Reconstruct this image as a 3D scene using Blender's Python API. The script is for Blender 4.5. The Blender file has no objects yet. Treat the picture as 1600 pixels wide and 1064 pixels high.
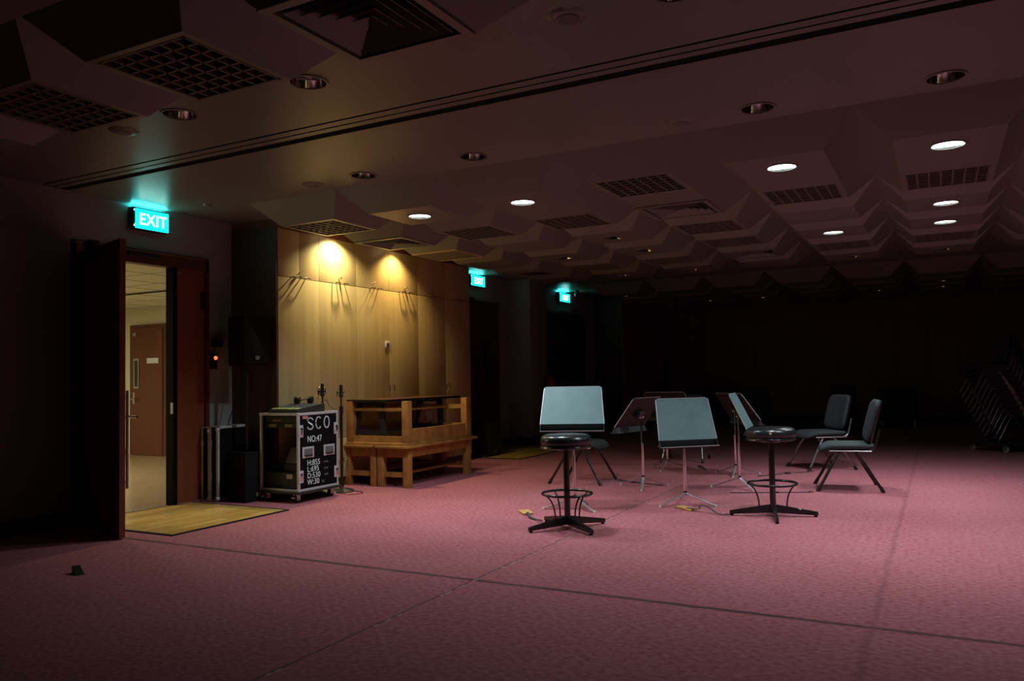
import bpy, bmesh, math, random
from mathutils import Vector, Matrix
random.seed(7)
sc = bpy.context.scene
COL = sc.collection
pi = math.pi
R = math.radians

# ------------------------------------------------------------------ camera
F_PX = 1247.0
yaw, pitch, roll = R(28.14), R(2.54), R(-1.13)
cy_, sy_, cp_, sp_ = math.cos(yaw), math.sin(yaw), math.cos(pitch), math.sin(pitch)
fw = Vector((-sy_*cp_, cy_*cp_, sp_))
rt0 = Vector((cy_, sy_, 0))
up0 = rt0.cross(fw)
rt = rt0*math.cos(roll) + up0*math.sin(roll)
up = -rt0*math.sin(roll) + up0*math.cos(roll)
cam_d = bpy.data.cameras.new('camera')
cam_d.sensor_width = 36.0
cam_d.lens = F_PX*36.0/1600.0
cam_d.clip_start = 0.05
cam = bpy.data.objects.new('camera', cam_d)
COL.objects.link(cam)
m3 = Matrix((rt, up, -fw)).transposed()
cam.matrix_world = Matrix.Translation((0, 0, 1.1)) @ m3.to_4x4()
sc.camera = cam

# ------------------------------------------------------------------ world, exposure
w = bpy.data.worlds.new('night')
w.use_nodes = True
w.node_tree.nodes['Background'].inputs[0].default_value = (0.02, 0.02, 0.025, 1)
w.node_tree.nodes['Background'].inputs[1].default_value = 0.0
sc.world = w
sc.view_settings.view_transform = 'Standard'
sc.view_settings.look = 'None'
sc.view_settings.gamma = 1.0
sc.view_settings.exposure = 0.0
sc.view_settings.use_curve_mapping = False

LIT_W = 14.8        # power of one lit downlight
COOL = (0.86, 0.95, 1.0)
WARM = (1.0, 0.80, 0.42)
CORR_W = 44.0

# ------------------------------------------------------------------ materials
MATS = {}
def mat(name, col, rough=0.6, metal=0.0, spec=0.5, emit=None, estr=0.0, coat=0.0):
    if name in MATS: return MATS[name]
    m = bpy.data.materials.new(name); m.use_nodes = True
    b = m.node_tree.nodes['Principled BSDF']
    b.inputs['Base Color'].default_value = (*col, 1)
    b.inputs['Roughness'].default_value = rough
    b.inputs['Metallic'].default_value = metal
    b.inputs['Specular IOR Level'].default_value = spec
    b.inputs['Coat Weight'].default_value = coat
    if emit:
        b.inputs['Emission Color'].default_value = (*emit, 1)
        b.inputs['Emission Strength'].default_value = estr
    MATS[name] = m
    return m

def N(m, t, **kw):
    n = m.node_tree.nodes.new(t)
    for k, v in kw.items(): setattr(n, k, v)
    return n

def noise_mat(name, c1, c2, scale=(5, 5, 5), rough=0.6, metal=0.0, spec=0.5, detail=4, bump=0.0, rvar=0.0, coat=0.0, wave=False, nscale=1.0):
    m = mat(name, c1, rough, metal, spec, coat=coat)
    L = m.node_tree.links; b = m.node_tree.nodes['Principled BSDF']
    tc = N(m, 'ShaderNodeTexCoord'); mp = N(m, 'ShaderNodeMapping')
    mp.inputs['Scale'].default_value = scale
    L.new(tc.outputs['Object'], mp.inputs[0])
    n = N(m, 'ShaderNodeTexNoise'); n.inputs['Scale'].default_value = nscale; n.inputs['Detail'].default_value = detail
    L.new(mp.outputs[0], n.inputs['Vector'])
    r = N(m, 'ShaderNodeValToRGB')
    r.color_ramp.elements[0].position = 0.32; r.color_ramp.elements[0].color = (*c1, 1)
    r.color_ramp.elements[1].position = 0.68; r.color_ramp.elements[1].color = (*c2, 1)
    L.new(n.outputs['Fac'], r.inputs[0]); L.new(r.outputs[0], b.inputs['Base Color'])
    if bump:
        bp = N(m, 'ShaderNodeBump'); bp.inputs['Strength'].default_value = bump; bp.inputs['Distance'].default_value = 0.002
        L.new(n.outputs['Fac'], bp.inputs['Height']); L.new(bp.outputs[0], b.inputs['Normal'])
    if rvar:
        mr = N(m, 'ShaderNodeMapRange'); mr.inputs[3].default_value = rough-rvar; mr.inputs[4].default_value = rough+rvar
        L.new(n.outputs['Fac'], mr.inputs[0]); L.new(mr.outputs[0], b.inputs['Roughness'])
    return m

M_ceil = noise_mat('ceiling_paint', (0.19, 0.205, 0.165), (0.21, 0.228, 0.182), (1.5, 1.5, 1.5), rough=0.36, spec=0.45)
M_wall = noise_mat('wall_paint', (0.27, 0.275, 0.255), (0.30, 0.305, 0.28), (2, 2, 2), rough=0.7, spec=0.25)
M_corr = mat('corridor_paint', (0.62, 0.60, 0.42), 0.7)
M_corrc = mat('corridor_ceiling_board', (0.62, 0.61, 0.46), 0.8)
M_black = mat('black_paint', (0.008, 0.008, 0.009), 0.45)
M_blackm = mat('black_matte', (0.005, 0.005, 0.005), 0.85, spec=0.1)
M_darkwood = noise_mat('dark_reddish_wood', (0.085, 0.022, 0.010), (0.12, 0.034, 0.015), (14, 14, 0.8), rough=0.35)
M_redwood = noise_mat('red_brown_wood', (0.20, 0.055, 0.022), (0.26, 0.075, 0.03), (14, 14, 0.8), rough=0.35)
M_maple = noise_mat('maple_laminate', (0.47, 0.355, 0.155), (0.56, 0.43, 0.20), (16, 16, 0.7), rough=0.42, spec=0.35)
M_gapm = mat('maple_edge', (0.72, 0.58, 0.27), 0.4)
M_brownlam = noise_mat('brown_laminate', (0.055, 0.026, 0.014), (0.075, 0.034, 0.018), (10, 10, 0.7), rough=0.5)
M_cabback = noise_mat('back_cabinet_laminate', (0.26, 0.19, 0.12), (0.31, 0.22, 0.14), (10, 10, 0.7), rough=0.6)
M_oak = noise_mat('worn_oak', (0.27, 0.12, 0.026), (0.45, 0.22, 0.055), (9, 9, 9), rough=0.5, bump=0.2)
M_tbl = noise_mat('dark_table_top', (0.07, 0.03, 0.018), (0.11, 0.045, 0.025), (9, 2, 9), rough=0.3)
M_char = mat('charcoal_steel', (0.02, 0.021, 0.022), 0.5)
M_chrome = mat('chrome', (0.75, 0.76, 0.78), 0.12, 1.0)
M_satin = mat('satin_chrome', (0.78, 0.80, 0.84), 0.36, 0.9)
M_steel = mat('brushed_steel', (0.5, 0.5, 0.5), 0.35, 1.0)
M_alu = noise_mat('aluminium_edge', (0.58, 0.59, 0.62), (0.70, 0.71, 0.74), (20, 20, 20), rough=0.38, metal=0.35)
M_vinyl = noise_mat('black_vinyl', (0.010, 0.011, 0.012), (0.016, 0.017, 0.018), (9, 9, 9), rough=0.28, spec=0.6, rvar=0.05)
M_gloss = noise_mat('black_enamel', (0.006, 0.006, 0.007), (0.012, 0.012, 0.013), (20, 20, 20), rough=0.25, spec=0.6)
M_desk = noise_mat('grey_desk_enamel', (0.105, 0.185, 0.19), (0.135, 0.225, 0.23), (7, 7, 7), rough=0.55, spec=0.3, detail=8)
M_deskback = mat('desk_dark_side', (0.03, 0.033, 0.035), 0.4)
M_fabric = noise_mat('charcoal_fabric', (0.035, 0.042, 0.045), (0.05, 0.058, 0.06), (140, 140, 140), rough=0.95, spec=0.2, bump=0.3)
M_cork = noise_mat('wood_block', (0.40, 0.19, 0.055), (0.62, 0.36, 0.13), (30, 30, 30), rough=0.7)
M_strap = mat('dark_webbing', (0.03, 0.035, 0.036), 0.8)
M_white = mat('white_paint_marks', (0.80, 0.93, 0.93), 0.6)
M_pink = mat('pink_sticker', (0.5, 0.18, 0.2), 0.6)
M_sock = mat('white_plastic', (0.6, 0.6, 0.58), 0.5)
M_red = mat('red_enamel', (0.35, 0.02, 0.015), 0.35)
M_grille = mat('grille_paint', (0.15, 0.155, 0.115), 0.6)
M_gdark = mat('plenum_dark', (0.035, 0.035, 0.028), 0.9)
M_lamp = mat('lit_lens', (0.8, 0.9, 1), 0.4, emit=(0.80, 0.92, 1.0), estr=9.0)
M_blamp = mat('warm_bulb', (1, 0.85, 0.5), 0.4, emit=(1.0, 0.80, 0.42), estr=25.0)
M_redled = mat('red_led', (0.5, 0.02, 0.01), 0.4, emit=(1.0, 0.10, 0.03), estr=3.0)
M_greenled = mat('green_led', (0.02, 0.5, 0.05), 0.4, emit=(0.1, 1.0, 0.1), estr=1.5)
M_blueled = mat('indicator_led', (0.2, 0.3, 0.8), 0.4, emit=(0.45, 0.6, 1.0), estr=2.5)
M_exit = mat('exit_green', (0.0, 0.6, 0.5), 0.4, emit=(0.005, 0.80, 0.66), estr=2.6)
M_exitw = mat('exit_white', (0.8, 1, 1), 0.4, emit=(0.80, 1.0, 1.0), estr=7.0)
M_panel = mat('corridor_light_panel', (1, 1, 0.9), 0.5, emit=(1.0, 0.93, 0.70), estr=3.0)
M_glassd = mat('dark_glass', (0.02, 0.025, 0.025), 0.08)
M_lime = mat('mixer_scribble_tape', (0.70, 0.85, 0.20), 0.6)
M_skirt = mat('black_skirting', (0.008, 0.008, 0.008), 0.6)
M_beige = noise_mat('corridor_vinyl', (0.36, 0.27, 0.155), (0.41, 0.31, 0.18), (2, 2, 2), rough=0.18, spec=0.5)
M_redfl = mat('red_floor_inlay', (0.42, 0.06, 0.03), 0.2)
M_reflector = mat('silver_reflector', (0.8, 0.8, 0.78), 0.08, 1.0)

# parquet
def parquet():
    m = mat('parquet', (0.5, 0.3, 0.08), 0.22, spec=0.5)
    L = m.node_tree.links; b = m.node_tree.nodes['Principled BSDF']
    tc = N(m, 'ShaderNodeTexCoord'); mp = N(m, 'ShaderNodeMapping'); mp.inputs['Rotation'].default_value = (0, 0, pi/2)
    L.new(tc.outputs['Object'], mp.inputs[0])
    br = N(m, 'ShaderNodeTexBrick')
    br.inputs['Scale'].default_value = 1.0; br.inputs['Brick Width'].default_value = 0.42; br.inputs['Row Height'].default_value = 0.07
    br.inputs['Mortar Size'].default_value = 0.0015; br.inputs['Bias'].default_value = 0.0
    br.inputs['Color1'].default_value = (0.55, 0.33, 0.07, 1); br.inputs['Color2'].default_value = (0.72, 0.50, 0.16, 1)
    br.inputs['Mortar'].default_value = (0.2, 0.1, 0.03, 1)
    L.new(mp.outputs[0], br.inputs['Vector']); L.new(br.outputs['Color'], b.inputs['Base Color'])
    return m
M_parq = parquet()

def carpet():
    m = mat('mauve_carpet', (0.3, 0.1, 0.13), 0.95, spec=0.15)
    nt = m.node_tree; L = nt.links; b = nt.nodes['Principled BSDF']
    tc = N(m, 'ShaderNodeTexCoord')
    sep = N(m, 'ShaderNodeSeparateXYZ'); L.new(tc.outputs['Object'], sep.inputs[0])
    def math_(op, a, bb=None, c=None):
        n = N(m, 'ShaderNodeMath', operation=op)
        for i, v in enumerate((a, bb, c)):
            if v is None: continue
            if isinstance(v, (int, float)): n.inputs[i].default_value = v
            else: L.new(v, n.inputs[i])
        return n.outputs[0]
    def noise(s, d=3, sc3=(1, 1, 1)):
        mp = N(m, 'ShaderNodeMapping'); mp.inputs['Scale'].default_value = sc3
        L.new(tc.outputs['Object'], mp.inputs[0])
        n = N(m, 'ShaderNodeTexNoise'); n.inputs['Scale'].default_value = s; n.inputs['Detail'].default_value = d
        L.new(mp.outputs[0], n.inputs['Vector']); return n.outputs['Fac']
    # woven motif: offset tufts on a 5.5 cm lattice
    k = 2*pi/0.066
    sx = math_('SINE', math_('MULTIPLY', sep.outputs['X'], k))
    sy = math_('SINE', math_('MULTIPLY', sep.outputs['Y'], k))
    prod = math_('MULTIPLY', sx, sy)
    s2 = math_('SINE', math_('ADD', math_('MULTIPLY', sep.outputs['X'], k*2), math_('MULTIPLY', noise(9), 5.0)))
    wv = math_('ADD', math_('MULTIPLY', prod, 0.5), math_('MULTIPLY', s2, 0.18))
    fine = math_('SUBTRACT', noise(260, 2), 0.5)
    big = math_('SUBTRACT', noise(1.3, 4), 0.5)
    tot = math_('ADD', math_('ADD', math_('ADD', math_('MULTIPLY', wv, 0.16), math_('MULTIPLY', math_('SUBTRACT', noise(30, 3, (1, 1.5, 1)), 0.5), 1.9)), math_('MULTIPLY', fine, 1.1)), math_('MULTIPLY', big, 0.5))
    fac = math_('ADD', tot, 0.5)
    ramp = N(m, 'ShaderNodeValToRGB'); L.new(fac, ramp.inputs[0])
    ramp.color_ramp.elements[0].position = 0.15; ramp.color_ramp.elements[0].color = (0.285, 0.067, 0.083, 1)
    ramp.color_ramp.elements[1].position = 0.85; ramp.color_ramp.elements[1].color = (0.415, 0.150, 0.178, 1)
    # seams
    wob = math_('MULTIPLY', math_('SUBTRACT', noise(7, 4), 0.5), 0.022)
    def line(coord, pos, wd, patchy):
        d = math_('ABSOLUTE', math_('ADD', math_('SUBTRACT', coord, pos), wob))
        f = math_('SUBTRACT', 1.0, math_('DIVIDE', d, wd)); f = math_('MAXIMUM', f, 0.0)
        return math_('MULTIPLY', f, math_('MULTIPLY', math_('ADD', noise(patchy, 4), 0.15), 1.5))
    l1 = math_('MULTIPLY', line(sep.outputs['Y'], 3.75, 0.030, 3), 1.0)
    l2 = math_('MULTIPLY', line(sep.outputs['X'], -2.27, 0.010, 25), 0.9)
    l3 = math_('MULTIPLY', line(sep.outputs['X'], -0.297, 0.024, 6), 0.32)
    ls = math_('MINIMUM', math_('MAXIMUM', math_('MAXIMUM', l1, l2), l3), 0.9)
    mix = N(m, 'ShaderNodeMix', data_type='RGBA'); L.new(ls, mix.inputs[0]); L.new(ramp.outputs[0], mix.inputs[6])
    mix.inputs[7].default_value = (0.035, 0.022, 0.024, 1)
    # loose pale threads along the lengthwise seam
    fr = math_('MULTIPLY', line(sep.outputs['X'], -2.262, 0.008, 60), math_('GREATER_THAN', noise(22, 3), 0.56))
    mix2 = N(m, 'ShaderNodeMix', data_type='RGBA'); L.new(math_('MINIMUM', fr, 0.8), mix2.inputs[0]); L.new(mix.outputs[2], mix2.inputs[6])
    mix2.inputs[7].default_value = (0.55, 0.42, 0.38, 1)
    L.new(mix2.outputs[2], b.inputs['Base Color'])
    bp = N(m, 'ShaderNodeBump'); bp.inputs['Strength'].default_value = 0.35; bp.inputs['Distance'].default_value = 0.004
    L.new(fac, bp.inputs['Height']); L.new(bp.outputs[0], b.inputs['Normal'])
    b.inputs['Sheen Weight'].default_value = 0.08
    b.inputs['Sheen Roughness'].default_value = 0.5
    return m
M_carpet = carpet()

# ------------------------------------------------------------------ mesh builder
class MB:
    def __init__(s): s.bm = bmesh.new(); s.sm = []
    def _xf(s, vs, M):
        if M is not None: bmesh.ops.transform(s.bm, matrix=M, verts=vs)
    def box(s, x0, x1, y0, y1, z0, z1, bev=0.0, M=None, seg=2):
        P = [(x, y, z) for x in (x0, x1) for y in (y0, y1) for z in (z0, z1)]
        v = [s.bm.verts.new(p) for p in P]
        fs = [s.bm.faces.new([v[i] for i in q]) for q in ((0, 1, 3, 2), (4, 6, 7, 5), (0, 4, 5, 1), (2, 3, 7, 6), (0, 2, 6, 4), (1, 5, 7, 3))]
        s._xf(v, M)
        if bev > 0:
            es = list({e for f in fs for e in f.edges})
            bmesh.ops.bevel(s.bm, geom=es, offset=bev, segments=seg, affect='EDGES', profile=0.6)
        return s
    def bar(s, a, b, w, h, upv=(0, 0, 1), bev=0.0):
        a = Vector(a); b = Vector(b); d = b-a; L = d.length; d.normalize()
        u = Vector(upv); x = d.cross(u)
        if x.length < 1e-4: x = d.cross(Vector((1, 0, 0)))
        x.normalize(); u = x.cross(d).normalized()
        M = Matrix.Translation(a) @ Matrix((x, d, u)).transposed().to_4x4()
        return s.box(-w/2, w/2, 0, L, -h/2, h/2, bev, M)
    def quad(s, *p):
        s.bm.faces.new([s.bm.verts.new(q) for q in p]); return s
    def rings(s, rs, closed_loop=False, cap0=True, cap1=True):
        V = [[s.bm.verts.new(p) for p in r] for r in rs]; n = len(V[0])
        m = len(V)
        for i in range(m if closed_loop else m-1):
            A, B = V[i], V[(i+1) % m]
            for j in range(n):
                f = s.bm.faces.new((A[j], A[(j+1) % n], B[(j+1) % n], B[j])); f.smooth = True
        if not closed_loop:
            if cap0: s.bm.faces.new(list(reversed(V[0])))
            if cap1: s.bm.faces.new(V[-1])
        return s
    def lathe(s, prof, n=32, c=(0, 0, 0), M=None):
        rs = [[(r*math.cos(2*pi*j/n), r*math.sin(2*pi*j/n), z) for j in range(n)] for r, z in prof]
        T = Matrix.Translation(c) if M is None else M
        rs = [[T @ Vector(p) for p in r] for r in rs]
        return s.rings(rs)
    def cyl(s, a, b, r, r2=None, n=16):
        a = Vector(a); b = Vector(b); r2 = r if r2 is None else r2
        d = (b-a).normalized(); x = d.orthogonal().normalized(); y = d.cross(x)
        rs = [[p + (x*math.cos(2*pi*j/n) + y*math.sin(2*pi*j/n))*q for j in range(n)] for p, q in ((a, r), (b, r2))]
        return s.rings(rs)
    def tube(s, pts, r, n=10, closed=False, sq=1.0):
        pts = [Vector(p) for p in pts]; m = len(pts)
        rr = r if isinstance(r, (list, tuple)) else [r]*m
        rs = []; px = None
        for i, p in enumerate(pts):
            if closed: t = pts[(i+1) % m]-pts[i-1]
            else: t = pts[min(i+1, m-1)]-pts[max(i-1, 0)]
            t.normalize()
            if px is None:
                x = t.cross(Vector((0, 0, 1)))
                if x.length < 1e-3: x = t.orthogonal()
                x.normalize()
            else:
                x = (px-t*px.dot(t)).normalized()
            px = x; y = t.cross(x)
            rs.append([p + (x*math.cos(2*pi*j/n) + y*math.sin(2*pi*j/n)*sq)*rr[i] for j in range(n)])
        return s.rings(rs, closed_loop=closed)
    def sph(s, c, r, n=16):
        prof = [(max(1e-4, r*math.sin(pi*k/8)), -r*math.cos(pi*k/8)) for k in range(9)]
        return s.lathe(prof, n, c)
    def prism(s, pts, z0, z1, M=None):
        a = [Vector((x, y, z0)) for x, y in pts]; b = [Vector((x, y, z1)) for x, y in pts]
        if M is not None: a = [M @ p for p in a]; b = [M @ p for p in b]
        A = [s.bm.verts.new(p) for p in a]; B = [s.bm.verts.new(p) for p in b]; n = len(A)
        for j in range(n): s.bm.faces.new((A[j], A[(j+1) % n], B[(j+1) % n], B[j]))
        s.bm.faces.new(list(reversed(A))); s.bm.faces.new(B)
        return s
    def build(s, name, m, parent=None, ang=40):
        bmesh.ops.recalc_face_normals(s.bm, faces=s.bm.faces)
        me = bpy.data.meshes.new(name); s.bm.to_mesh(me); s.bm.free()
        for p in me.polygons: p.use_smooth = True
        me.set_sharp_from_angle(angle=R(ang))
        me.materials.append(m)
        o = bpy.data.objects.new(name, me); COL.objects.link(o)
        if parent: o.parent = parent
        return o

def tag(o, label=None, cat=None, group=None, kind=None):
    if label: o['label'] = label
    if cat: o['category'] = cat
    if group: o['group'] = group
    if kind: o['kind'] = kind
    return o
def thing(name, loc, rz, label, cat, group=None):
    o = bpy.data.objects.new(name, None); COL.objects.link(o)
    o.empty_display_size = 0.1
    o.location = loc; o.rotation_euler = (0, 0, rz)
    return tag(o, label, cat, group)
def struct(o): o['kind'] = 'structure'; return o
def copy_tree(o, parent=None):
    c = o.copy(); COL.objects.link(c); c.parent = parent
    for ch in list(o.children): copy_tree(ch, c)
    return c
def smooth_path(P, k=8):
    P = [Vector(p) for p in P]; out = []
    Q = [P[0]*2-P[1]] + P + [P[-1]*2-P[-2]]
    for i in range(1, len(Q)-2):
        for j in range(k):
            t = j/k; a, b, c, d = Q[i-1:i+3]
            out.append(0.5*((2*b)+(c-a)*t+(2*a-5*b+4*c-d)*t*t+(3*b-a-3*c+d)*t**3))
    out.append(P[-1]); return out
def text_obj(txt, size, m, parent, name, M, depth=0.0015, align='LEFT', sx=1.0):
    cu = bpy.data.curves.new(name, 'FONT'); cu.body = txt; cu.size = size; cu.extrude = depth; cu.align_x = align
    cu.space_character = 1.05
    t = bpy.data.objects.new(name+'_tmp', cu); COL.objects.link(t)
    dg = bpy.context.evaluated_depsgraph_get()
    me = bpy.data.meshes.new_from_object(t.evaluated_get(dg))
    bpy.data.objects.remove(t)
    me.transform(Matrix.Diagonal((sx, 1, 1, 1))); me.transform(M)
    me.materials.clear(); me.materials.append(m)
    o = bpy.data.objects.new(name, me); COL.objects.link(o); o.parent = parent
    return o
# plane facing +X : text x -> +Y, text y -> +Z, text z -> +X
def face_px(x, y, z): return Matrix.Translation((x, y, z)) @ Matrix(((0, 0, 1, 0), (1, 0, 0, 0), (0, 1, 0, 0), (0, 0, 0, 1)))
# plane facing -Y : text x -> +X, text y -> +Z, text z -> -Y
def face_my(x, y, z): return Matrix.Translation((x, y, z)) @ Matrix(((1, 0, 0, 0), (0, 0, -1, 0), (0, 1, 0, 0), (0, 0, 0, 1)))

# ================================================================== SETTING
WX = -6.09; XR = 4.75; YB = 18.35; YF = -3.1
Z0 = 2.64; DR = 0.19; Z1 = Z0-DR; PT = 0.97; CX0 = -5.24; NCOL = 10
# floor
struct(MB().box(WX-0.07, XR, YF, YB, -0.05, 0).build('floor', M_carpet))
struct(MB().box(-13.0, WX-0.07, 1.0, 8.3, -0.05, -0.001).build('floor_corridor', M_beige))

# ceiling fixtures map. cell kinds: L lit, U unlit downlight, G grille, D diffuser, P plain panel
FIX1 = {(0,0):'G',(1,0):'L',(2,0):'L',(3,0):'G',(4,0):'L',(5,0):'L',(6,0):'L',  # last entry is an unseen lamp added to light the right floor
        (0,1):'D',(1,1):'G',(2,1):'G',(3,1):'D',(4,1):'G',(5,1):'G',
        (0,2):'P',(1,2):'.',(2,2):'U',(3,2):'G',(4,2):'.',(5,2):'L',
        (0,3):'.',(1,3):'U',(2,3):'U',(3,3):'G',(4,3):'L',(5,3):'L',
        (0,4):'S',(1,4):'G',(2,4):'G',(3,4):'D',(4,4):'G',(5,4):'G',
        (0,5):'.',(1,5):'U',(2,5):'U',(3,5):'.',(4,5):'U',(5,5):'U'}
FIX0 = {(1,0):'G',(2,0):'G',(3,0):'D',(0,0):'.'}
FIX2 = {(0,0):'U',(5,1):'U',(5,2):'U',(1,2):'U',(2,2):'U',(4,2):'U',(2,1):'G',(3,1):'G'}
RL = 0.095
cm = MB()
def holeflat(b, x0, x1, y0, y1, z, kind):
    cx, cy = (x0+x1)/2, (y0+y1)/2
    if kind in 'LU':
        n = 32; 
        holeat(b, x0, x1, y0, y1, z, cx, cy, RL)
    elif kind in 'GD':
        h = 0.262
        if kind == 'D': h = 0.25
        for q in (((x0,y0),(x1,y0),(cx+h,cy-h),(cx-h,cy-h)), ((x1,y0),(x1,y1),(cx+h,cy+h),(cx+h,cy-h)), ((x1,y1),(x0,y1),(cx-h,cy+h),(cx+h,cy+h)), ((x0,y1),(x0,y0),(cx-h,cy-h),(cx-h,cy+h))):
            b.quad(*[(p[0], p[1], z) for p in q])
    else:
        b.quad((x0,y0,z),(x1,y0,z),(x1,y1,z),(x0,y1,z))
def holeat(b, x0, x1, y0, y1, z, cx, cy, r):
    n = 32; ring = [(cx+r*math.cos(2*pi*j/n), cy+r*math.sin(2*pi*j/n)) for j in range(n)]
    def edge(j):
        a = 2*pi*j/n; dx, dy = math.cos(a), math.sin(a); t = 1e9
        if dx > 1e-9: t = min(t, (x1-cx)/dx)
        if dx < -1e-9: t = min(t, (x0-cx)/dx)
        if dy > 1e-9: t = min(t, (y1-cy)/dy)
        if dy < -1e-9: t = min(t, (y0-cy)/dy)
        return (cx+dx*t, cy+dy*t)
    E = [edge(j) for j in range(n)]
    def side(p):
        return (abs(p[0]-x1) < 1e-6)*1 + (abs(p[1]-y1) < 1e-6)*2 + (abs(p[0]-x0) < 1e-6)*4 + (abs(p[1]-y0) < 1e-6)*8
    for j in range(n):
        k = (j+1) % n; P = [ring[j], ring[k], E[k]]
        if not (side(E[j]) & side(E[k])):
            a, c = E[j], E[k]
            X = x1 if (side(a) | side(c)) & 1 else x0
            Y = y1 if (side(a) | side(c)) & 2 else y0
            P.append((X, Y))
        P.append(E[j])
        b.quad(*[(p[0], p[1], z) for p in P])
def zone(b, ystart, nrow, fix, sgn=1, double=()):
    for j in range(nrow):
        for i in range(NCOL):
            n = 1
            if i in double:
                if j == 1: continue
                if j == 0: n = 2
            y0 = ystart+sgn*PT*j; y1 = y0+sgn*PT*n
            ya, yb = min(y0, y1), max(y0, y1)
            xa = CX0+PT*i; xb = xa+PT; k = DR
            A = [(xa,ya,Z0),(xb,ya,Z0),(xb,yb,Z0),(xa,yb,Z0)]
            B = [(xa+k,ya+k,Z1),(xb-k,ya+k,Z1),(xb-k,yb-k,Z1),(xa+k,yb-k,Z1)]
            for q in range(4): b.quad(A[q], A[(q+1)%4], B[(q+1)%4], B[q])
            for m_ in range(n):
                holeflat(b, xa+k, xb-k, ya+PT*m_+k, ya+PT*m_+PT-k, Z1, fix.get((i, j+m_), '.'))
            if n == 2: b.quad((xa+k, ya+PT-k, Z1), (xb-k, ya+PT-k, Z1), (xb-k, ya+PT+k, Z1), (xa+k, ya+PT+k, Z1))
zone(cm, 2.85, 6, FIX0, -1)
zone(cm, 5.0, 6, FIX1, 1, tuple(range(2, NCOL)))
ZY2 = 12.65
zone(cm, ZY2, 5, FIX2)
# flat bands with downlight holes
BL1 = {(0.,):0}
near_row = {1:3.10, 2:3.10, 4:3.10}      # column index -> y of unlit downlights on the near side of the track
far_row = {1:4.76, 2:4.76, 4:4.76, 5:4.78}
def strip(b, y0, y1, holes):
    b.quad((WX-0.05,y0,Z0),(CX0,y0,Z0),(CX0,y1,Z0),(WX-0.05,y1,Z0))
    for i in range(NCOL):
        xa = CX0+PT*i; xb = xa+PT
        if i in holes: holeat(b, xa, xb, y0, y1, Z0, xa+PT/2-0.01, holes[i], RL)
        else: b.quad((xa,y0,Z0),(xb,y0,Z0),(xb,y1,Z0),(xa,y1,Z0))
    xa = CX0+PT*NCOL
    b.quad((xa,y0,Z0),(XR+.05,y0,Z0),(XR+.05,y1,Z0),(xa,y1,Z0))
strip(cm, 2.85, 3.36, near_row); strip(cm, 3.36, 3.66, {})
strip(cm, 3.87, 4.4, {}); strip(cm, 4.4, 5.0, far_row)
strip(cm, 10.82, 12.1, {}); strip(cm, 12.3, ZY2, {}); strip(cm, ZY2+5*PT, YB, {})
for (a, c) in ((YF, 2.85), (5.0, 10.82), (ZY2, ZY2+5*PT)):
    cm.quad((WX-0.05,a,Z0),(CX0,a,Z0),(CX0,c,Z0),(WX-0.05,c,Z0))
    xa = CX0+PT*NCOL
    cm.quad((xa,a,Z0),(XR+.05,a,Z0),(XR+.05,c,Z0),(xa,c,Z0))
cm.quad((CX0,YF,Z0),(CX0+PT*NCOL,YF,Z0),(CX0+PT*NCOL,2.85-6*PT,Z0),(CX0,2.85-6*PT,Z0))
# slab above
cm.box(WX-0.07, XR+0.1, YF-0.1, YB+0.1, Z0+0.22, Z0+0.3)
struct(cm.build('ceiling', M_ceil, ang=20))
# partition tracks
def track(name, y0, y1):
    o = struct(MB().box(WX-0.05, XR+.05, y0, y1, Z0+0.05, Z0+0.08).build(name, M_gdark))
    b = MB()
    wd = y1-y0
    b.box(WX-0.05, XR, y0+wd*0.10, y0+wd*0.40, Z0+0.004, Z0+0.05)
    b.box(WX-0.05, XR, y0+wd*0.48, y0+wd*0.74, Z0+0.004, Z0+0.05)
    b.box(WX-0.05, XR, y0-0.01, y0, Z0, Z0+0.05)
    b.box(WX-0.05, XR, y1, y1+0.01, Z0, Z0+0.05)
    b.build('track_rail', M_ceil, o)
track('trim_1', 3.66, 3.87); track('trim_2', 12.1, 12.3)

# walls
DY0, DY1, DZ = 3.91, 5.29, 2.26
wl = MB()
wl.box(WX-0.07, WX, 3.80, DY0, 0, Z0).box(WX-0.07, WX, DY0, DY1, DZ, Z0).box(WX-0.07, WX, DY1, YB, 0, Z0)
wl.box(WX-0.07, WX+0.05, YF, 3.90, 0, Z0)
struct(wl.build('wall_left', M_wall))
struct(MB().box(WX, -5.70, 11.28, 11.86, 0, Z0, 0.01).build('wall_pillar', M_wall))
struct(MB().box(WX-0.07, XR+0.1, YB, YB+0.1, 0, Z0+.2).build('wall_back', M_wall))
struct(MB().box(XR, XR+0.1, YF, YB, 0, Z0+.2).build('wall_right', M_wall))
struct(MB().box(WX-0.07, XR+0.1, YF-0.1, YF, 0, Z0+.2).build('wall_front', M_wall))
struct(MB().box(WX+0.05, WX+0.065, YF, 3.90, 0, 0.11).build('baseboard_left', M_skirt))
b = MB(); b.box(WX, WX+0.015, 11.0, 11.28, 0, 0.13).box(WX, -5.685, 11.265, 11.28, 0, 0.13).box(-5.70, -5.685, 11.28, 11.86, 0, 0.13).box(WX, WX+0.015, 11.86, 12.6, 0, 0.13)
struct(b.build('baseboard_pillar', M_skirt))

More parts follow.
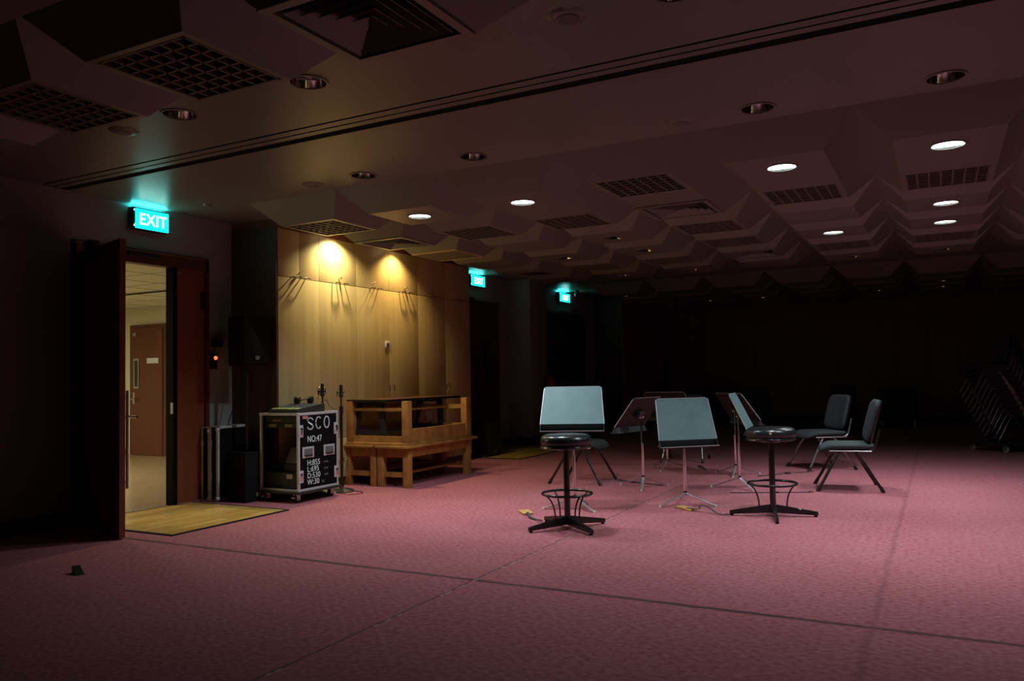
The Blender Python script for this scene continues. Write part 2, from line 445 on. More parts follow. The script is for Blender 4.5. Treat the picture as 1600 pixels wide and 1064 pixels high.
# corridor shell beyond the open door
struct(MB().box(-13.1, WX-0.07, 8.2, 8.3, 0, 2.4).build('wall_corridor_end', M_corr))
struct(MB().box(-13.1, -13.0, 1.0, 8.2, 0, 2.4).build('wall_corridor_far', M_corr))
struct(MB().box(-13.1, WX-0.07, 0.9, 1.0, 0, 2.4).build('wall_corridor_front', M_corr))
cc = MB().box(-13.1, WX-0.07, 0.9, 8.3, 2.235, 2.28)
o = struct(cc.build('ceiling_corridor', M_corrc))
b = MB()
for i in range(12):
    x = -12.6+i*0.6
    b.box(x-0.004, x+0.004, 1, 8.2, 2.232, 2.235)
for j in range(12):
    y = 1.3+j*0.6
    b.box(-13, WX-0.07, y-0.004, y+0.004, 2.232, 2.235)
b.build('ceiling_grid', mat('ceiling_joint', (0.25, 0.24, 0.18), 0.8), o)
b = MB(); b.box(-13.0, -11.25, 8.185, 8.2, 0, 0.08).box(-10.28, WX-0.07, 8.185, 8.2, 0, 0.08)
struct(b.build('baseboard_corridor', mat('red_skirting', (0.28, 0.06, 0.03), 0.5)))
struct(MB().prism([(-10.9, 6.55), (-9.1, 6.10), (-9.1, 6.22), (-10.4, 6.9)], -0.001, 0.001).build('floor_inlay', M_redfl))
t = MB().box(-11.1, -10.28, 8.14, 8.2, 0, 2.0).build('door_4', M_darkwood); struct(t)
MB().box(-11.04, -10.34, 8.125, 8.14, 0.005, 1.94).build('door_leaf', noise_mat('corridor_door_wood', (0.10, 0.026, 0.011), (0.13, 0.035, 0.015), (14, 14, 0.8), rough=0.4), t)
f = MB().box(-10.98, -10.86, 8.112, 8.125, 1.02, 1.48).build('vision_frame', M_steel, t)
MB().box(-10.955, -10.885, 8.108, 8.112, 1.05, 1.45).build('pane', M_glassd, f)
MB().box(-10.68, -10.42, 8.118, 8.125, 1.40, 1.48).build('door_plate', M_sock, t)
tag(bpy.data.objects['door_plate'], 'white name plate')
h = MB().box(-11.0, -10.955, 8.115, 8.125, 0.78, 0.96); h.cyl((-10.975, 8.115, 0.86), (-10.975, 8.07, 0.86), 0.012); h.cyl((-10.975, 8.075, 0.86), (-10.88, 8.075, 0.855), 0.011)
h.build('lever_handle', M_steel, t)
MB().box(-11.0, -10.93, 8.115, 8.125, 1.83, 1.88).build('closer_plate', M_steel, t)
for i, (x, y) in enumerate(((-7.1, 7.2), (-8.8, 6.6))):
    g = thing('linear_air_slot', (x, y, 2.232), 0, ('dark linear air slot in the corridor ceiling nearest the open doorway', 'dark linear air slot in the corridor ceiling farther in')[i], 'air vent')
    MB().box(-0.6, 0.6, -0.05, 0.05, -0.006, 0).build('frame', M_steel, g)
    MB().box(-0.57, 0.57, -0.032, 0.032, -0.009, -0.006).build('slot', M_blackm, g)
s = thing('sprinkler_head', (-7.85, 6.3, 2.232), 0, 'small dark sprinkler head under the corridor ceiling', 'sprinkler')
MB().lathe([(0.001, -0.012), (0.045, -0.012), (0.045, 0), (0.001, 0)], 20).build('rose', M_steel, s)
MB().cyl((0, 0, -0.01), (0, 0, -0.06), 0.012).cyl((0, 0, -0.055), (0, 0, -0.06), 0.03).build('nozzle', M_char, s)
for i, (x, y) in enumerate(((-8.2, 3.6), (-9.2, 5.4), (-11.0, 4.6))):
    g = thing('corridor_light', (x, y, 2.22), 0, ('corridor ceiling light nearest the doorway','corridor ceiling light in the middle of the corridor','corridor ceiling light deepest in the corridor')[i], 'light', 'corridor ceiling lights')
    MB().box(-0.32, 0.32, -0.32, 0.32, 0, 0.012).build('frame', M_sock, g)
    MB().box(-0.28, 0.28, -0.28, 0.28, -0.006, 0.0).build('diffuser', M_panel, g)
    ld = bpy.data.lights.new('corridor_lamp', 'AREA'); ld.energy = CORR_W; ld.size = 0.55; ld.color = (1.0, 0.93, 0.70)
    lo = bpy.data.objects.new('corridor_lamp', ld); COL.objects.link(lo); lo.parent = g; lo.location = (0, 0, -0.012)

# main door 1
b = MB()
b.box(WX-0.08, WX+0.02, DY0, DY0+0.06, 0, DZ)
b.box(WX-0.08, WX+0.02, DY1-0.04, DY1, 0, DZ).box(WX-0.08, WX+0.02, DY0, DY1, 2.14, DZ)
d1 = struct(b.build('door_1', M_darkwood))
MB().box(WX-0.075, WX+0.02, 4.885, 4.93, 0, 2.14).build('jamb', M_blackm, d1)
sl = MB().box(WX-0.06, WX-0.005, 4.92, 5.25, 0.01, 2.14).build('fixed_leaf', M_redwood, d1)
MB().box(WX-0.005, WX+0.004, 5.21, 5.24, 1.78, 1.95).build('hinge', M_char, sl)
MB().cyl((WX-0.005, 4.95, 2.10), (WX+0.02, 4.95, 2.10), 0.018).build('flush_bolt', M_steel, sl)
MB().box(WX-0.01, WX+0.022, 4.880, 4.886, 0.82, 0.92).build('strike_plate', M_steel, d1)
MB().box(WX+0.02, WX+0.06, 4.42, 4.72, 2.19, 2.24, 0.004).build('door_closer', M_char, d1)
MB().box(WX-0.068, WX-0.01, 3.97, 4.85, 0.0, 0.012).build('threshold_strip', M_steel, d1)
# open leaf
hx, hy = WX+0.02, 3.975
fx, fy = -5.135, 3.705
ang = math.atan2(fy-hy, fx-hx); Ld = math.hypot(fx-hx, fy-hy)
leaf = MB().box(0.012, Ld, -0.022, 0.022, 0.012, 2.14, 0.002).build('door_leaf', M_darkwood, d1)
leaf.location = (hx, hy, 0); leaf.rotation_euler = (0, 0, ang)
MB().box(Ld-0.001, Ld+0.003, -0.020, 0.020, 0.012, 2.138).build('leaf_edge', M_redwood, leaf)
b = MB().cyl((Ld-0.03, 0.045, 0.35), (Ld-0.03, 0.045, 1.05), 0.010)
for z in (0.4, 1.0): b.cyl((Ld-0.03, 0.02, z), (Ld-0.03, 0.045, z), 0.008)
b.build('pull_bar', M_steel, leaf)
b = MB().cyl((Ld-0.07, 0.02, 0.86), (Ld-0.07, 0.09, 0.86), 0.011).cyl((Ld-0.07, 0.085, 0.86), (Ld+0.02, 0.095, 0.86), 0.010)
b.build('lever_handle', M_chrome, leaf)
for z in (0.2, 1.1, 2.0): MB().cyl((0.0, 0.0, z-0.05), (0.0, 0.0, z+0.05), 0.012).build('hinge', M_steel, leaf)
MB().box(0.30, 0.62, -0.075, -0.022, 2.06, 2.12, 0.004).build('closer_body', M_char, leaf)
MB().bar((0.40, -0.05, 2.135), (0.18, 0.02, 2.19), 0.02, 0.012).box(0.33, 0.45, -0.06, 0.02, 2.14, 2.20, 0.01).build('closer_arm', M_char, leaf)

# closed doors 2 and 3 on the left wall
def closed_door(n, y0, y1, z1):
    fr = MB().box(WX, WX+0.02, y0, y0+0.05, 0, z1).box(WX, WX+0.02, y1-0.05, y1, 0, z1).box(WX, WX+0.02, y0, y1, z1-0.05, z1)
    d = struct(fr.build(n, M_brownlam))
    ym = (y0+y1)/2
    for (a, c) in ((y0+0.05, ym-0.002), (ym+0.002, y1-0.05)):
        lf = MB().box(WX, WX+0.012, a, c, 0.01, z1-0.05).build('door_leaf', M_brownlam, d)
        MB().box(WX+0.012, WX+0.016, (a+c)/2-0.08, (a+c)/2+0.08, 1.0, 1.62).build('glass_pane', M_glassd, lf)
        s_ = 1 if a < ym-0.3 else -1
        hy_ = c-0.06 if s_ > 0 else a+0.06
        MB().cyl((WX+0.012, hy_, 0.95), (WX+0.06, hy_, 0.95), 0.01).cyl((WX+0.055, hy_, 0.95), (WX+0.055, hy_-s_*0.1, 0.95), 0.009).build('lever_handle', M_char, lf)
    MB().box(WX+0.02, WX+0.06, ym-0.3, ym-0.05, z1-0.03, z1+0.03, 0.004).build('door_closer', M_char, d)
closed_door('door_2', 9.45, 10.92, 2.24)
closed_door('door_3', 12.7, 14.35, 2.24)

# parquet landings
for (y0, y1, nm) in ((3.95, 5.08, 1), (9.36, 10.86, 2)):
    t = thing('parquet_landing', (WX, y0, 0), 0, ('glossy yellow parquet landing in front of the open doorway', 'small dim parquet landing in front of the closed door past the cabinets')[nm-1], 'floor mat')
    MB().box(0.01, 1.17, 0.0, y1-y0, 0.0, 0.007).build('parquet', M_parq, t)
    MB().box(1.17, 1.195, -0.022, y1-y0+0.022, 0, 0.009).box(0.01, 1.17, -0.022, 0, 0, 0.009).box(0.01, 1.17, y1-y0, y1-y0+0.022, 0, 0.009).build('edging', M_black, t)

# ================================================================== CEILING FIXTURES
ORD = ['first', 'second', 'third', 'fourth', 'fifth', 'sixth', 'seventh']
def downlight(x, y, z, lit, label, group, power=None):
    t = thing('downlight', (x, y, z), 0, label, 'ceiling light', group)
    MB().rings([[(r*math.cos(2*pi*j/32), r*math.sin(2*pi*j/32), zz) for j in range(32)] for r, zz in ((RL+0.012, -0.001), (RL+0.010, -0.006), (RL-0.002, -0.006), (RL-0.004, 0.0), (RL-0.004, 0.01))], cap0=False, cap1=False).build('trim_ring', M_ceil if not lit else M_ceil, t)
    MB().rings([[(r*math.cos(2*pi*j/32), r*math.sin(2*pi*j/32), zz) for j in range(32)] for r, zz in ((RL-0.004, 0.0), (RL-0.012, 0.05), (RL-0.03, 0.10), (0.03, 0.13))], cap0=False, cap1=True).build('reflector', M_reflector, t)
    if lit:
        b = MB()
        n = 40
        outer = [((RL-0.010)*math.cos(2*pi*j/n)*(1-0.04*(j % 2)), (RL-0.010)*math.sin(2*pi*j/n)*(1-0.04*(j % 2))) for j in range(n)]
        b.prism(outer, 0.006, 0.010)
        b.build('lens', M_lamp, t)
        ld = bpy.data.lights.new('downlight_lamp', 'AREA'); ld.energy = power or LIT_W; ld.color = COOL
        ld.shape = 'DISK'; ld.size = 0.16; ld.spread = R(126)
        lo = bpy.data.objects.new('downlight_lamp', ld); COL.objects.link(lo); lo.parent = t; lo.location = (0, 0, -0.012)
    else:
        b = MB()
        for dx in (-0.025, 0.025): b.cyl((dx-0.0, -0.05, 0.045), (dx, 0.05, 0.045), 0.010, n=10)
        b.build('lamp_tube', M_sock, t)
    return t
def grille(x, y, z, label, group):
    t = thing('ceiling_grille', (x, y, z), 0, label, 'ceiling grille', group)
    h = 0.262
    b = MB().box(-h, h, -h, -h+0.012, -0.002, 0.05).box(-h, h, h-0.012, h, -0.002, 0.05).box(-h, -h+0.012, -h, h, -0.002, 0.05).box(h-0.012, h, -h, h, -0.002, 0.05)
    b.build('frame', M_grille, t)
    b = MB()
    for k in range(1, 7):
        q = -h+2*h*k/7
        b.box(q-0.006, q+0.006, -h+.012, h-.012, 0.0, 0.045).box(-h+.012, h-.012, q-0.006, q+0.006, 0.0, 0.045)
    b.build('lattice', M_grille, t)
    MB().box(-h, h, -h, h, 0.05, 0.055).build('backing', M_gdark, t)
def diffuser(x, y, z, label, group):
    t = thing('air_diffuser', (x, y, z), 0, label, 'air diffuser', group)
    H_ = 0.29
    def sqring(b, a0, z0_, a1, z1_):
        A = [(-a0,-a0,z0_),(a0,-a0,z0_),(a0,a0,z0_),(-a0,a0,z0_)]; B = [(-a1,-a1,z1_),(a1,-a1,z1_),(a1,a1,z1_),(-a1,a1,z1_)]
        for q in range(4): b.quad(A[q], A[(q+1)%4], B[(q+1)%4], B[q])
    b = MB(); sqring(b, H_, 0.0, H_, -0.012); sqring(b, H_, -0.012, 0.25, -0.012); sqring(b, 0.25, -0.012, 0.245, 0.03)
    b.build('frame', M_ceil, t)
    b = MB()
    for k in range(5):
        a = 0.225-0.045*k
        sqring(b, a+0.002, -0.010, a-0.030, 0.022); sqring(b, a-0.030, 0.022, a-0.032, 0.020); sqring(b, a-0.032, 0.020, a, -0.012); sqring(b, a, -0.012, a+0.002, -0.010)
    b.build('louvre', M_ceil, t)
    MB().box(-0.25, 0.25, -0.25, 0.25, 0.04, 0.045).build('backing', M_gdark, t)
ZN = {'0': ('the near coffers', 2.85, -1), '1': ('the middle coffers', 5.0, 1), '2': ('the far coffers', ZY2, 1)}
LITNAME = {(1,0):'lit downlight nearest the tall light wood cabinets', (2,0):'second lit downlight from the left in the front coffer row', (4,0):'large lit downlight above right, third from left in front coffer row',
           (5,0):'largest lit downlight at upper right of the photo', (6,0):'unseen lit downlight added past the right edge for the right floor', (5,2):'upper of the two close lit downlights at right, third coffer row',
           (5,3):'lower of the two close lit downlights at right, fourth coffer row', (4,3):'small lit downlight left of the close pair, fourth coffer row'}
for zn, fix in (('0', FIX0), ('1', FIX1), ('2', FIX2)):
    nm, ys, sg = ZN[zn]
    for (i, j), k in fix.items():
        x = CX0+PT*(i+0.5); y = ys+sg*PT*(j+0.5)
        where = '%s row, %s column of %s' % (ORD[j], ORD[i], nm)
        if k == 'L': downlight(x, y, Z1, True, LITNAME[(i, j)], 'lit downlights in the coffered ceiling', LIT_W*{(1,0):1.3,(2,0):1.0,(6,0):0.5}.get((i, j), 1.0))
        elif k == 'U': downlight(x, y, Z1, False, 'unlit downlight, ' + where, 'unlit downlights in coffers')
        elif k == 'G': grille(x, y, Z1, 'egg-crate ceiling grille, ' + where, 'egg-crate grilles in coffers')
        elif k == 'D': diffuser(x, y, Z1, 'square air diffuser, ' + where, 'air diffusers in coffers')
        elif k == 'P':
            t = thing('access_panel', (x, y, Z1), 0, 'plain dark square access panel with metal rim above the cabinets', 'ceiling panel')
            MB().box(-.275, .275, -.275, .275, -0.008, 0).build('panel', M_grille, t)
            MB().box(-.285, -.275, -.285, .285, -0.012, 0).box(.275, .285, -.285, .285, -0.012, 0).box(-.275, .275, -.285, -.275, -0.012, 0).box(-.275, .275, .275, .285, -0.012, 0).build('rim', M_gapm, t)
        elif k == 'S':
            t = thing('loudspeaker_grille', (x+0.1, y, Z1), 0, 'small dark square grille under the coffer right of second exit sign', 'ceiling grille')
            MB().box(-.16, .16, -.16, .16, -0.01, 0).build('frame', M_grille, t)
            MB().box(-.14, .14, -.14, .14, -0.014, -0.01).build('mesh', M_gdark, t)
for i, y in near_row.items():
    downlight(CX0+PT*(i+.5)-.01, y, Z0, False, 'unlit downlight on the flat ceiling before the track, %s from the left' % {1:'first',2:'second',4:'third'}[i], 'unlit downlights on the flat band')
for i, y in far_row.items():
    downlight(CX0+PT*(i+.5)-.01, y, Z0, False, 'unlit downlight on the flat ceiling beyond the track, %s from the left' % {1:'first',2:'second',4:'third',5:'fourth'}[i], 'unlit downlights on the flat band')
for (x, y, lab) in ((-4.33, 3.13, 'round ceiling speaker at upper left before the track'), (-1.349, 3.09, 'round ceiling speaker at top centre before the track'),
                    (-4.30, 4.77, 'round ceiling speaker beyond the track near the cabinets'), (-1.344, 4.77, 'round ceiling speaker beyond the track right of centre')):
    t = thing('ceiling_speaker', (x, y, Z0), 0, lab, 'ceiling speaker', 'round ceiling speakers')
    MB().lathe([(0.001, -0.014), (0.052, -0.014), (0.075, -0.010), (0.088, 0.0), (0.001, 0.0)], 32).build('rim', M_ceil, t)
    MB().lathe([(0.001, -0.019), (0.048, -0.017), (0.05, -0.012), (0.001, -0.012)], 32).build('mesh_disc', M_grille, t)
t = thing('smoke_detector', (-5.541, 4.818, Z0), 0, 'tiny pale disc on the ceiling above the wall beside the exit sign', 'smoke detector')
MB().lathe([(0.001, -0.02), (0.03, -0.018), (0.04, 0), (0.001, 0)], 24).build('housing', M_ceil, t)

# warm accent spots in the slot over the light cabinets
for i, y in enumerate((6.37, 7.40)):
    t = thing('accent_spotlight', (-5.345, y, Z0), 0, ('warm spotlight in the ceiling slot above the left light cabinet', 'warm spotlight in the ceiling slot above the middle light cabinet')[i], 'spotlight')
    MB().lathe([(0.001, 0.0), (0.045, 0.0), (0.045, -0.02), (0.035, -0.025), (0.001, -0.02)], 24).build('housing', M_steel, t)
    MB().lathe([(0.001, -0.028), (0.03, -0.028), (0.03, -0.02), (0.001, -0.02)], 24).build('bulb', M_blamp, t)
    ld = bpy.data.lights.new('accent_lamp', 'SPOT'); ld.energy = (115, 75)[i]; ld.color = ((1.0, 0.86, 0.50), (1.0, 0.70, 0.30))[i]
    ld.spot_size = R((138, 124)[i]); ld.spot_blend = 0.75; ld.shadow_soft_size = 0.03
    lo = bpy.data.objects.new('accent_lamp', ld); COL.objects.link(lo); lo.parent = t; lo.location = (0, 0, -0.035)
    lo.rotation_euler = (0, 0, 0)

# ================================================================== EXIT SIGNS
def exit_sign(y0, y1, z0, z1, label):
    t = thing('exit_sign', (WX, y0, z0), 0, label, 'exit sign', 'exit signs above the doors')
    W_, H_ = y1-y0, z1-z0
    MB().box(0.0, 0.075, 0, W_, 0.0, H_, 0.004).build('housing', M_black, t)
    MB().box(0.075, 0.085, 0.02, W_-0.004, 0.005, H_-0.012).build('lit_panel', M_exit, t)
    text_obj('EXIT', H_*0.76, M_exitw, t, 'lettering', face_px(0.0865, W_*0.54, H_*0.22), 0.001, 'CENTER', sx=0.92)
    o = MB().box(0.076, 0.080, 0.004, 0.012, H_*0.82, H_*0.90).box(0.076, 0.080, 0.004, 0.012, H_*0.10, H_*0.18).build('indicator', M_blueled, t)
    MB().box(0.076, 0.082, 0.013, 0.019, H_*0.12, H_*0.25).build('charge_light', M_greenled, t)
    ld = bpy.data.lights.new('sign_glow', 'AREA'); ld.shape = 'RECTANGLE'; ld.size = W_; ld.size_y = 0.03; ld.energy = 1.5; ld.color = (0.05, 0.85, 0.95)
    lo = bpy.data.objects.new('sign_glow', ld); COL.objects.link(lo); lo.parent = t
    lo.location = (0.05, W_/2, H_+0.004); lo.rotation_euler = (pi, 0, pi/2)
exit_sign(4.44, 4.79, 2.425, 2.61, 'large glowing teal exit sign above the open door')
exit_sign(10.0, 10.40, 2.44, 2.61, 'glowing teal exit sign right of the light wood cabinets')
exit_sign(13.1, 13.55, 2.43, 2.60, 'farthest and smallest glowing teal exit sign')
t = thing('wall_camera', (-5.75, 13.3, Z0), 0, 'small black camera under the ceiling beside the farthest exit sign', 'camera')
MB().box(-0.02, 0.02, -0.02, 0.02, -0.04, 0).build('mount', M_black, t); MB().cyl((-0.02, 0.02, -0.08), (0.06, -0.12, -0.11), 0.045).build('body', M_black, t)

# ================================================================== LIGHT CABINETS
CXF = -5.5
ys = [5.60, 6.17, 6.756, 7.333, 7.905, 8.506, 9.10]
names = ['left light wood cabinet with double doors, beside the speaker', 'middle light wood cabinet with double doors', 'right light wood cabinet with double doors, behind the oak table']
ZG = 2.094
for u in range(3):
    ya, yb = ys[2*u], ys[2*u+2]
    t = thing('wardrobe_cabinet', (CXF, ya, 0), 0, names[u], 'cabinet', 'tall light wood cabinets')
    W_ = yb-ya
    MB().box(-0.585, -0.03, 0.0, W_-0.001, 0.0, 2.555).build('carcass', M_brownlam, t)
    if u == 0: MB().box(-0.585, -0.002, -0.022, 0.0, 0.0, 2.56).build('side_panel', M_brownlam, t)
    MB().box(-0.585, -0.02, 0.0, W_-0.001, 2.556, 2.638).build('top_pelmet', noise_mat('orange_brown_wood', (0.20, 0.065, 0.02), (0.26, 0.09, 0.03), (9, 2, 9), 0.4), t)
    for k in range(2):
        a, c = ys[2*u+k]-ya+0.002, ys[2*u+k+1]-ya-0.002
        d = MB().box(-0.028, 0.0, a, c, 0.50, ZG-0.003, 0.001).build('door', M_maple, t)
        hy_ = c-0.04 if k == 0 else a+0.04
        hb = MB().tube(smooth_path([(0.002, hy_, 1.03), (0.03, hy_, 1.015), (0.034, hy_, 0.98), (0.03, hy_, 0.945), (0.002, hy_, 0.93)], 5), 0.006, 8)
        hb.build('pull_handle', M_chrome, d)
        # flap below
        fl = MB().box(-0.028, 0.0, a, c, 0.09, 0.495, 0.001).build('lower_flap', M_maple, t)
        ym = (a+c)/2
        MB().tube(smooth_path([(0.002, ym-0.05, 0.28), (0.025, ym-0.04, 0.28), (0.028, ym, 0.28), (0.025, ym+0.04, 0.28), (0.002, ym+0.05, 0.28)], 5), 0.006, 8).build('pull_handle', M_chrome, fl)
        # upper door (first one is split in two)
        cuts = [a, 0.29, c] if (u == 0 and k == 0) else [a, c]
        for q in range(len(cuts)-1):
            up_ = MB().box(-0.028, 0.0, cuts[q]+(0.0015 if q else 0), cuts[q+1]-(0.0015 if q < len(cuts)-2 else 0), ZG+0.003, 2.553, 0.001).build('upper_door', M_maple, t)
        # coat hooks: two wire loops and a knob at the gap
        for s_ in (-0.062, 0.062):
            p = [(0.0, ym+s_-0.032, ZG+0.012), (0.050, ym+s_-0.040, ZG+0.004), (0.054, ym+s_, ZG+0.006), (0.050, ym+s_+0.040, ZG+0.004), (0.0, ym+s_+0.032, ZG+0.012)]
            MB().tube(p, 0.0055, 8).build('wire_hook', M_chrome, up_)
        MB().cyl((0, ym+0.01, ZG+0.062), (0.022, ym+0.01, ZG+0.062), 0.006).sph((0.028, ym+0.01, ZG+0.062), 0.011, 12).build('knob', M_chrome, up_)
    MB().box(-0.026, 0.0005, ys[2*u+1]-ya-0.0022, ys[2*u+1]-ya+0.0022, 0.50, ZG-0.004).build('edge_strip', M_gapm, t)
    MB().box(-0.56, -0.05, 0.0, W_-0.001, 0.0, 0.09).build('plinth', M_black, t)
t = thing('switch_plate', (CXF, 7.25, 1.445), 0, 'small white switch plate on the third cabinet door', 'switch')
MB().box(0, 0.008, 0, 0.075, 0, 0.075, 0.002).build('plate', M_sock, t); MB().box(0.008, 0.014, 0.02, 0.055, 0.02, 0.055, 0.002).build('rocker', M_steel, t)

# ================================================================== BACK CABINETS (dark)
bx = [-5.82, -5.27, -4.71, -4.14, -3.57, -2.99, -2.43, -1.87, -1.31, -0.755, -0.20, 0.355, 0.91, 1.47, 2.03]
for u in range(7):
    a, c = bx[2*u], bx[2*u+2]
    t = thing('storage_cabinet', (a, 18.0, 0), 0, 'dark brown storage cabinet along the unlit back wall, %s from the left' % ORD[u], 'cabinet', 'dark cabinets on the back wall')
    MB().box(0.0, c-a-0.002, 0.02, 0.34, 0.0, 2.62).build('carcass', M_brownlam, t)
    MB().box(0, c-a-0.002, 0.0, 0.02, 0.0, 0.12).build('plinth', M_black, t)
    for k in range(2):
        x0_, x1_ = bx[2*u+k]-a+0.006, bx[2*u+k+1]-a-0.006
        d = MB().box(x0_, x1_, 0.0, 0.02, 0.125, 2.185).build('door', M_cabback, t)
        hx_ = x1_-0.05 if k == 0 else x0_+0.05
        MB().tube(smooth_path([(hx_, 0, 1.05), (hx_, -0.03, 1.02), (hx_, -0.03, 0.98), (hx_, 0, 0.95)], 4), 0.006, 8).build('pull_handle', M_steel, d)
        MB().box(x0_, x1_, 0.0, 0.02, 2.20, 2.60).build('upper_door', M_cabback, t)
t = thing('corner_cabinet', (WX, 14.9, 0), 0, 'dark cabinet block standing on the left wall before the back corner', 'cabinet')
MB().box(0.002, 0.57, 0.0, 3.08, 0, 2.60).build('carcass', M_brownlam, t)
for k in range(5):
    d = MB().box(0.57, 0.59, 0.01+k*0.61, 0.60+k*0.61, 0.12, 2.18).build('door', M_cabback, t)
    MB().box(0.59, 0.61, 0.54+k*0.61, 0.56+k*0.61, 0.95, 1.05).build('pull_handle', M_steel, d)
    MB().box(0.57, 0.59, 0.01+k*0.61, 0.60+k*0.61, 2.2, 2.58).build('upper_door', M_cabback, t)

# ================================================================== WALL DEVICES + EXTINGUISHER
t = thing('intercom_box', (WX, 5.32, 1.43), 0, 'small black box on the wall right of the open door', 'intercom')
MB().box(0, 0.05, 0, 0.11, 0, 0.075, 0.005).build('case', M_black, t); MB().box(0.05, 0.052, 0.02, 0.09, 0.045, 0.06).build('label_strip', M_char, t)
t = thing('indicator_light', (WX, 5.31, 1.22), 0, 'black wall unit with a glowing red lamp below the intercom', 'indicator light')
MB().box(0, 0.05, 0, 0.05, 0, 0.15, 0.005).build('case', M_black, t); MB().sph((0.052, 0.025, 0.105), 0.018, 14).build('red_lamp', M_redled, t)
t = thing('fire_extinguisher', (-5.60, 11.76, 0.62), 0, 'red fire extinguisher hanging on the side of the white pillar', 'fire extinguisher')
MB().lathe([(0.001, 0.0), (0.068, 0.0), (0.075, 0.02), (0.075, 0.38), (0.055, 0.44), (0.022, 0.47), (0.022, 0.49), (0.001, 0.49)], 28).build('cylinder', M_red, t)
MB().cyl((0, 0, 0.48), (0, 0, 0.52), 0.02).bar((0, 0.0, 0.52), (0, -0.12, 0.55), 0.02, 0.012).build('valve', M_black, t)
MB().tube(smooth_path([(0, 0.02, 0.5), (0.03, 0.09, 0.46), (0.05, 0.10, 0.3), (0.06, 0.07, 0.12)], 6), 0.012, 8).build('hose', M_black, t)
MB().box(-0.10, -0.072, -0.03, 0.03, 0.30, 0.40).build('bracket', M_black, t)

# ================================================================== SPEAKERS
def speaker(loc, rz, label):
    t = thing('loudspeaker', loc, rz, label, 'loudspeaker', 'black loudspeakers by the door')
    # local: front faces +X ; width .30 (Y), depth .30
    pts = [(-0.15, -0.09), (-0.10, -0.125), (0.14, -0.145), (0.14, 0.145), (-0.10, 0.125), (-0.15, 0.09)]
    MB().prism(pts, 0, 0.45).build('cabinet', M_blackm, t)
    MB().box(0.14, 0.150, -0.143, 0.143, 0.01, 0.44, 0.003).build('front_grille', noise_mat('speaker_mesh', (0.006, 0.006, 0.006), (0.012, 0.012, 0.012), (200, 200, 200), 0.85, 0.0, 0.15), t)
    b = MB()
    n = 20
    for s_ in (-1, 1):
        b.tube([(0.1535, s_*0.010+0.011*math.cos(2*pi*j/n), 0.068+0.010*math.sin(2*pi*j/n)) for j in range(n)], 0.0022, 6, closed=True)
    b.box(0.1525, 0.1545, -0.018, 0.018, 0.048, 0.052)
    b.build('badge', M_sock, t)
    b = MB()
    b.box(-0.05, 0.03, -0.146, -0.130, 0.17, 0.28, 0.004)
    b.build('side_handle', M_blackm, t)
    MB().box(0.137, 0.150, -0.145, 0.145, 0.445, 0.452, 0.001).build('top_edge', M_char, t)
    return t
speaker((-5.70, 5.40, 1.25), R(-5), 'black loudspeaker raised on a pole beside the cabinets')
t = thing('speaker_pole', (-5.70, 5.40, 0.452), 0, 'black pole joining the floor loudspeaker to the raised one', 'speaker pole')
MB().cyl((0, 0, 0.0), (0, 0, 0.798), 0.0175).build('pole', M_black, t)
MB().cyl((0, 0, 0.36), (0, 0, 0.44), 0.026).cyl((0.02, 0, 0.40), (0.055, 0, 0.40), 0.008).build('collar', M_black, t)
speaker((-5.70, 5.40, 0.0), R(-5), 'black loudspeaker standing on the floor between the lids and the case')
t = MB().tube(smooth_path([(-5.86, 5.50, 1.26), (-5.88, 5.47, 1.05), (-5.92, 5.44, 0.85), (-5.95, 5.40, 0.66), (-5.98, 5.46, 0.3), (-5.96, 5.5, 0.01)], 8), 0.004, 8).build('speaker_cable', M_black)
tag(t, 'thin black cable hanging from the raised loudspeaker down the white wall', 'cable')

# ================================================================== FLIGHT CASE LIDS
def lid(x, y0, y1, z1, thick, label):
    t = thing('cover_panel', (x, y0, 0), 0, label, 'cover', 'flight case covers leaning by the wall')
    L_ = y1-y0
    MB().box(0.006, thick-0.004, 0.006, L_-0.006, 0.012, z1-0.006).build('panel', M_blackm, t)
    b = MB(); e = 0.022
    for (X0, X1) in ((0, e), (thick-e, thick)):
        b.box(X0, X1, 0, e*0.5, 0.01, z1, 0.002)
    b.box(0, thick, 0, L_, z1-e*0.4, z1, 0.002).box(0, thick, 0, L_, 0.006, 0.006+e*0.4, 0.002)
    b.box(thick-e*0.3, thick+0.001, 0, e, 0.01, z1, 0.002).box(thick-e*0.3, thick+0.001, 0, L_, 0.006, 0.006+e, 0.002).box(thick-e*0.3, thick+0.001, 0, L_, z1-e, z1, 0.002)
    b.build('edge_extrusion', M_alu, t)
    for z in (0.03, z1-0.03):
        MB().sph((thick-0.01, 0.008, z), 0.022, 12).build('ball_corner', M_alu, t)
    for z in (0.2, 0.5):
        MB().box(0.0, 0.034, -0.006, 0.002, z, z+0.06, 0.002).build('butterfly_latch', M_alu, t)
lid(-6.08, 5.20, 5.565, 0.68, 0.108, 'narrow flight case cover standing nearest the door frame')
lid(-5.97, 5.20, 5.565, 0.69, 0.108, 'flight case cover with grey metal edges standing in front of the narrow one')

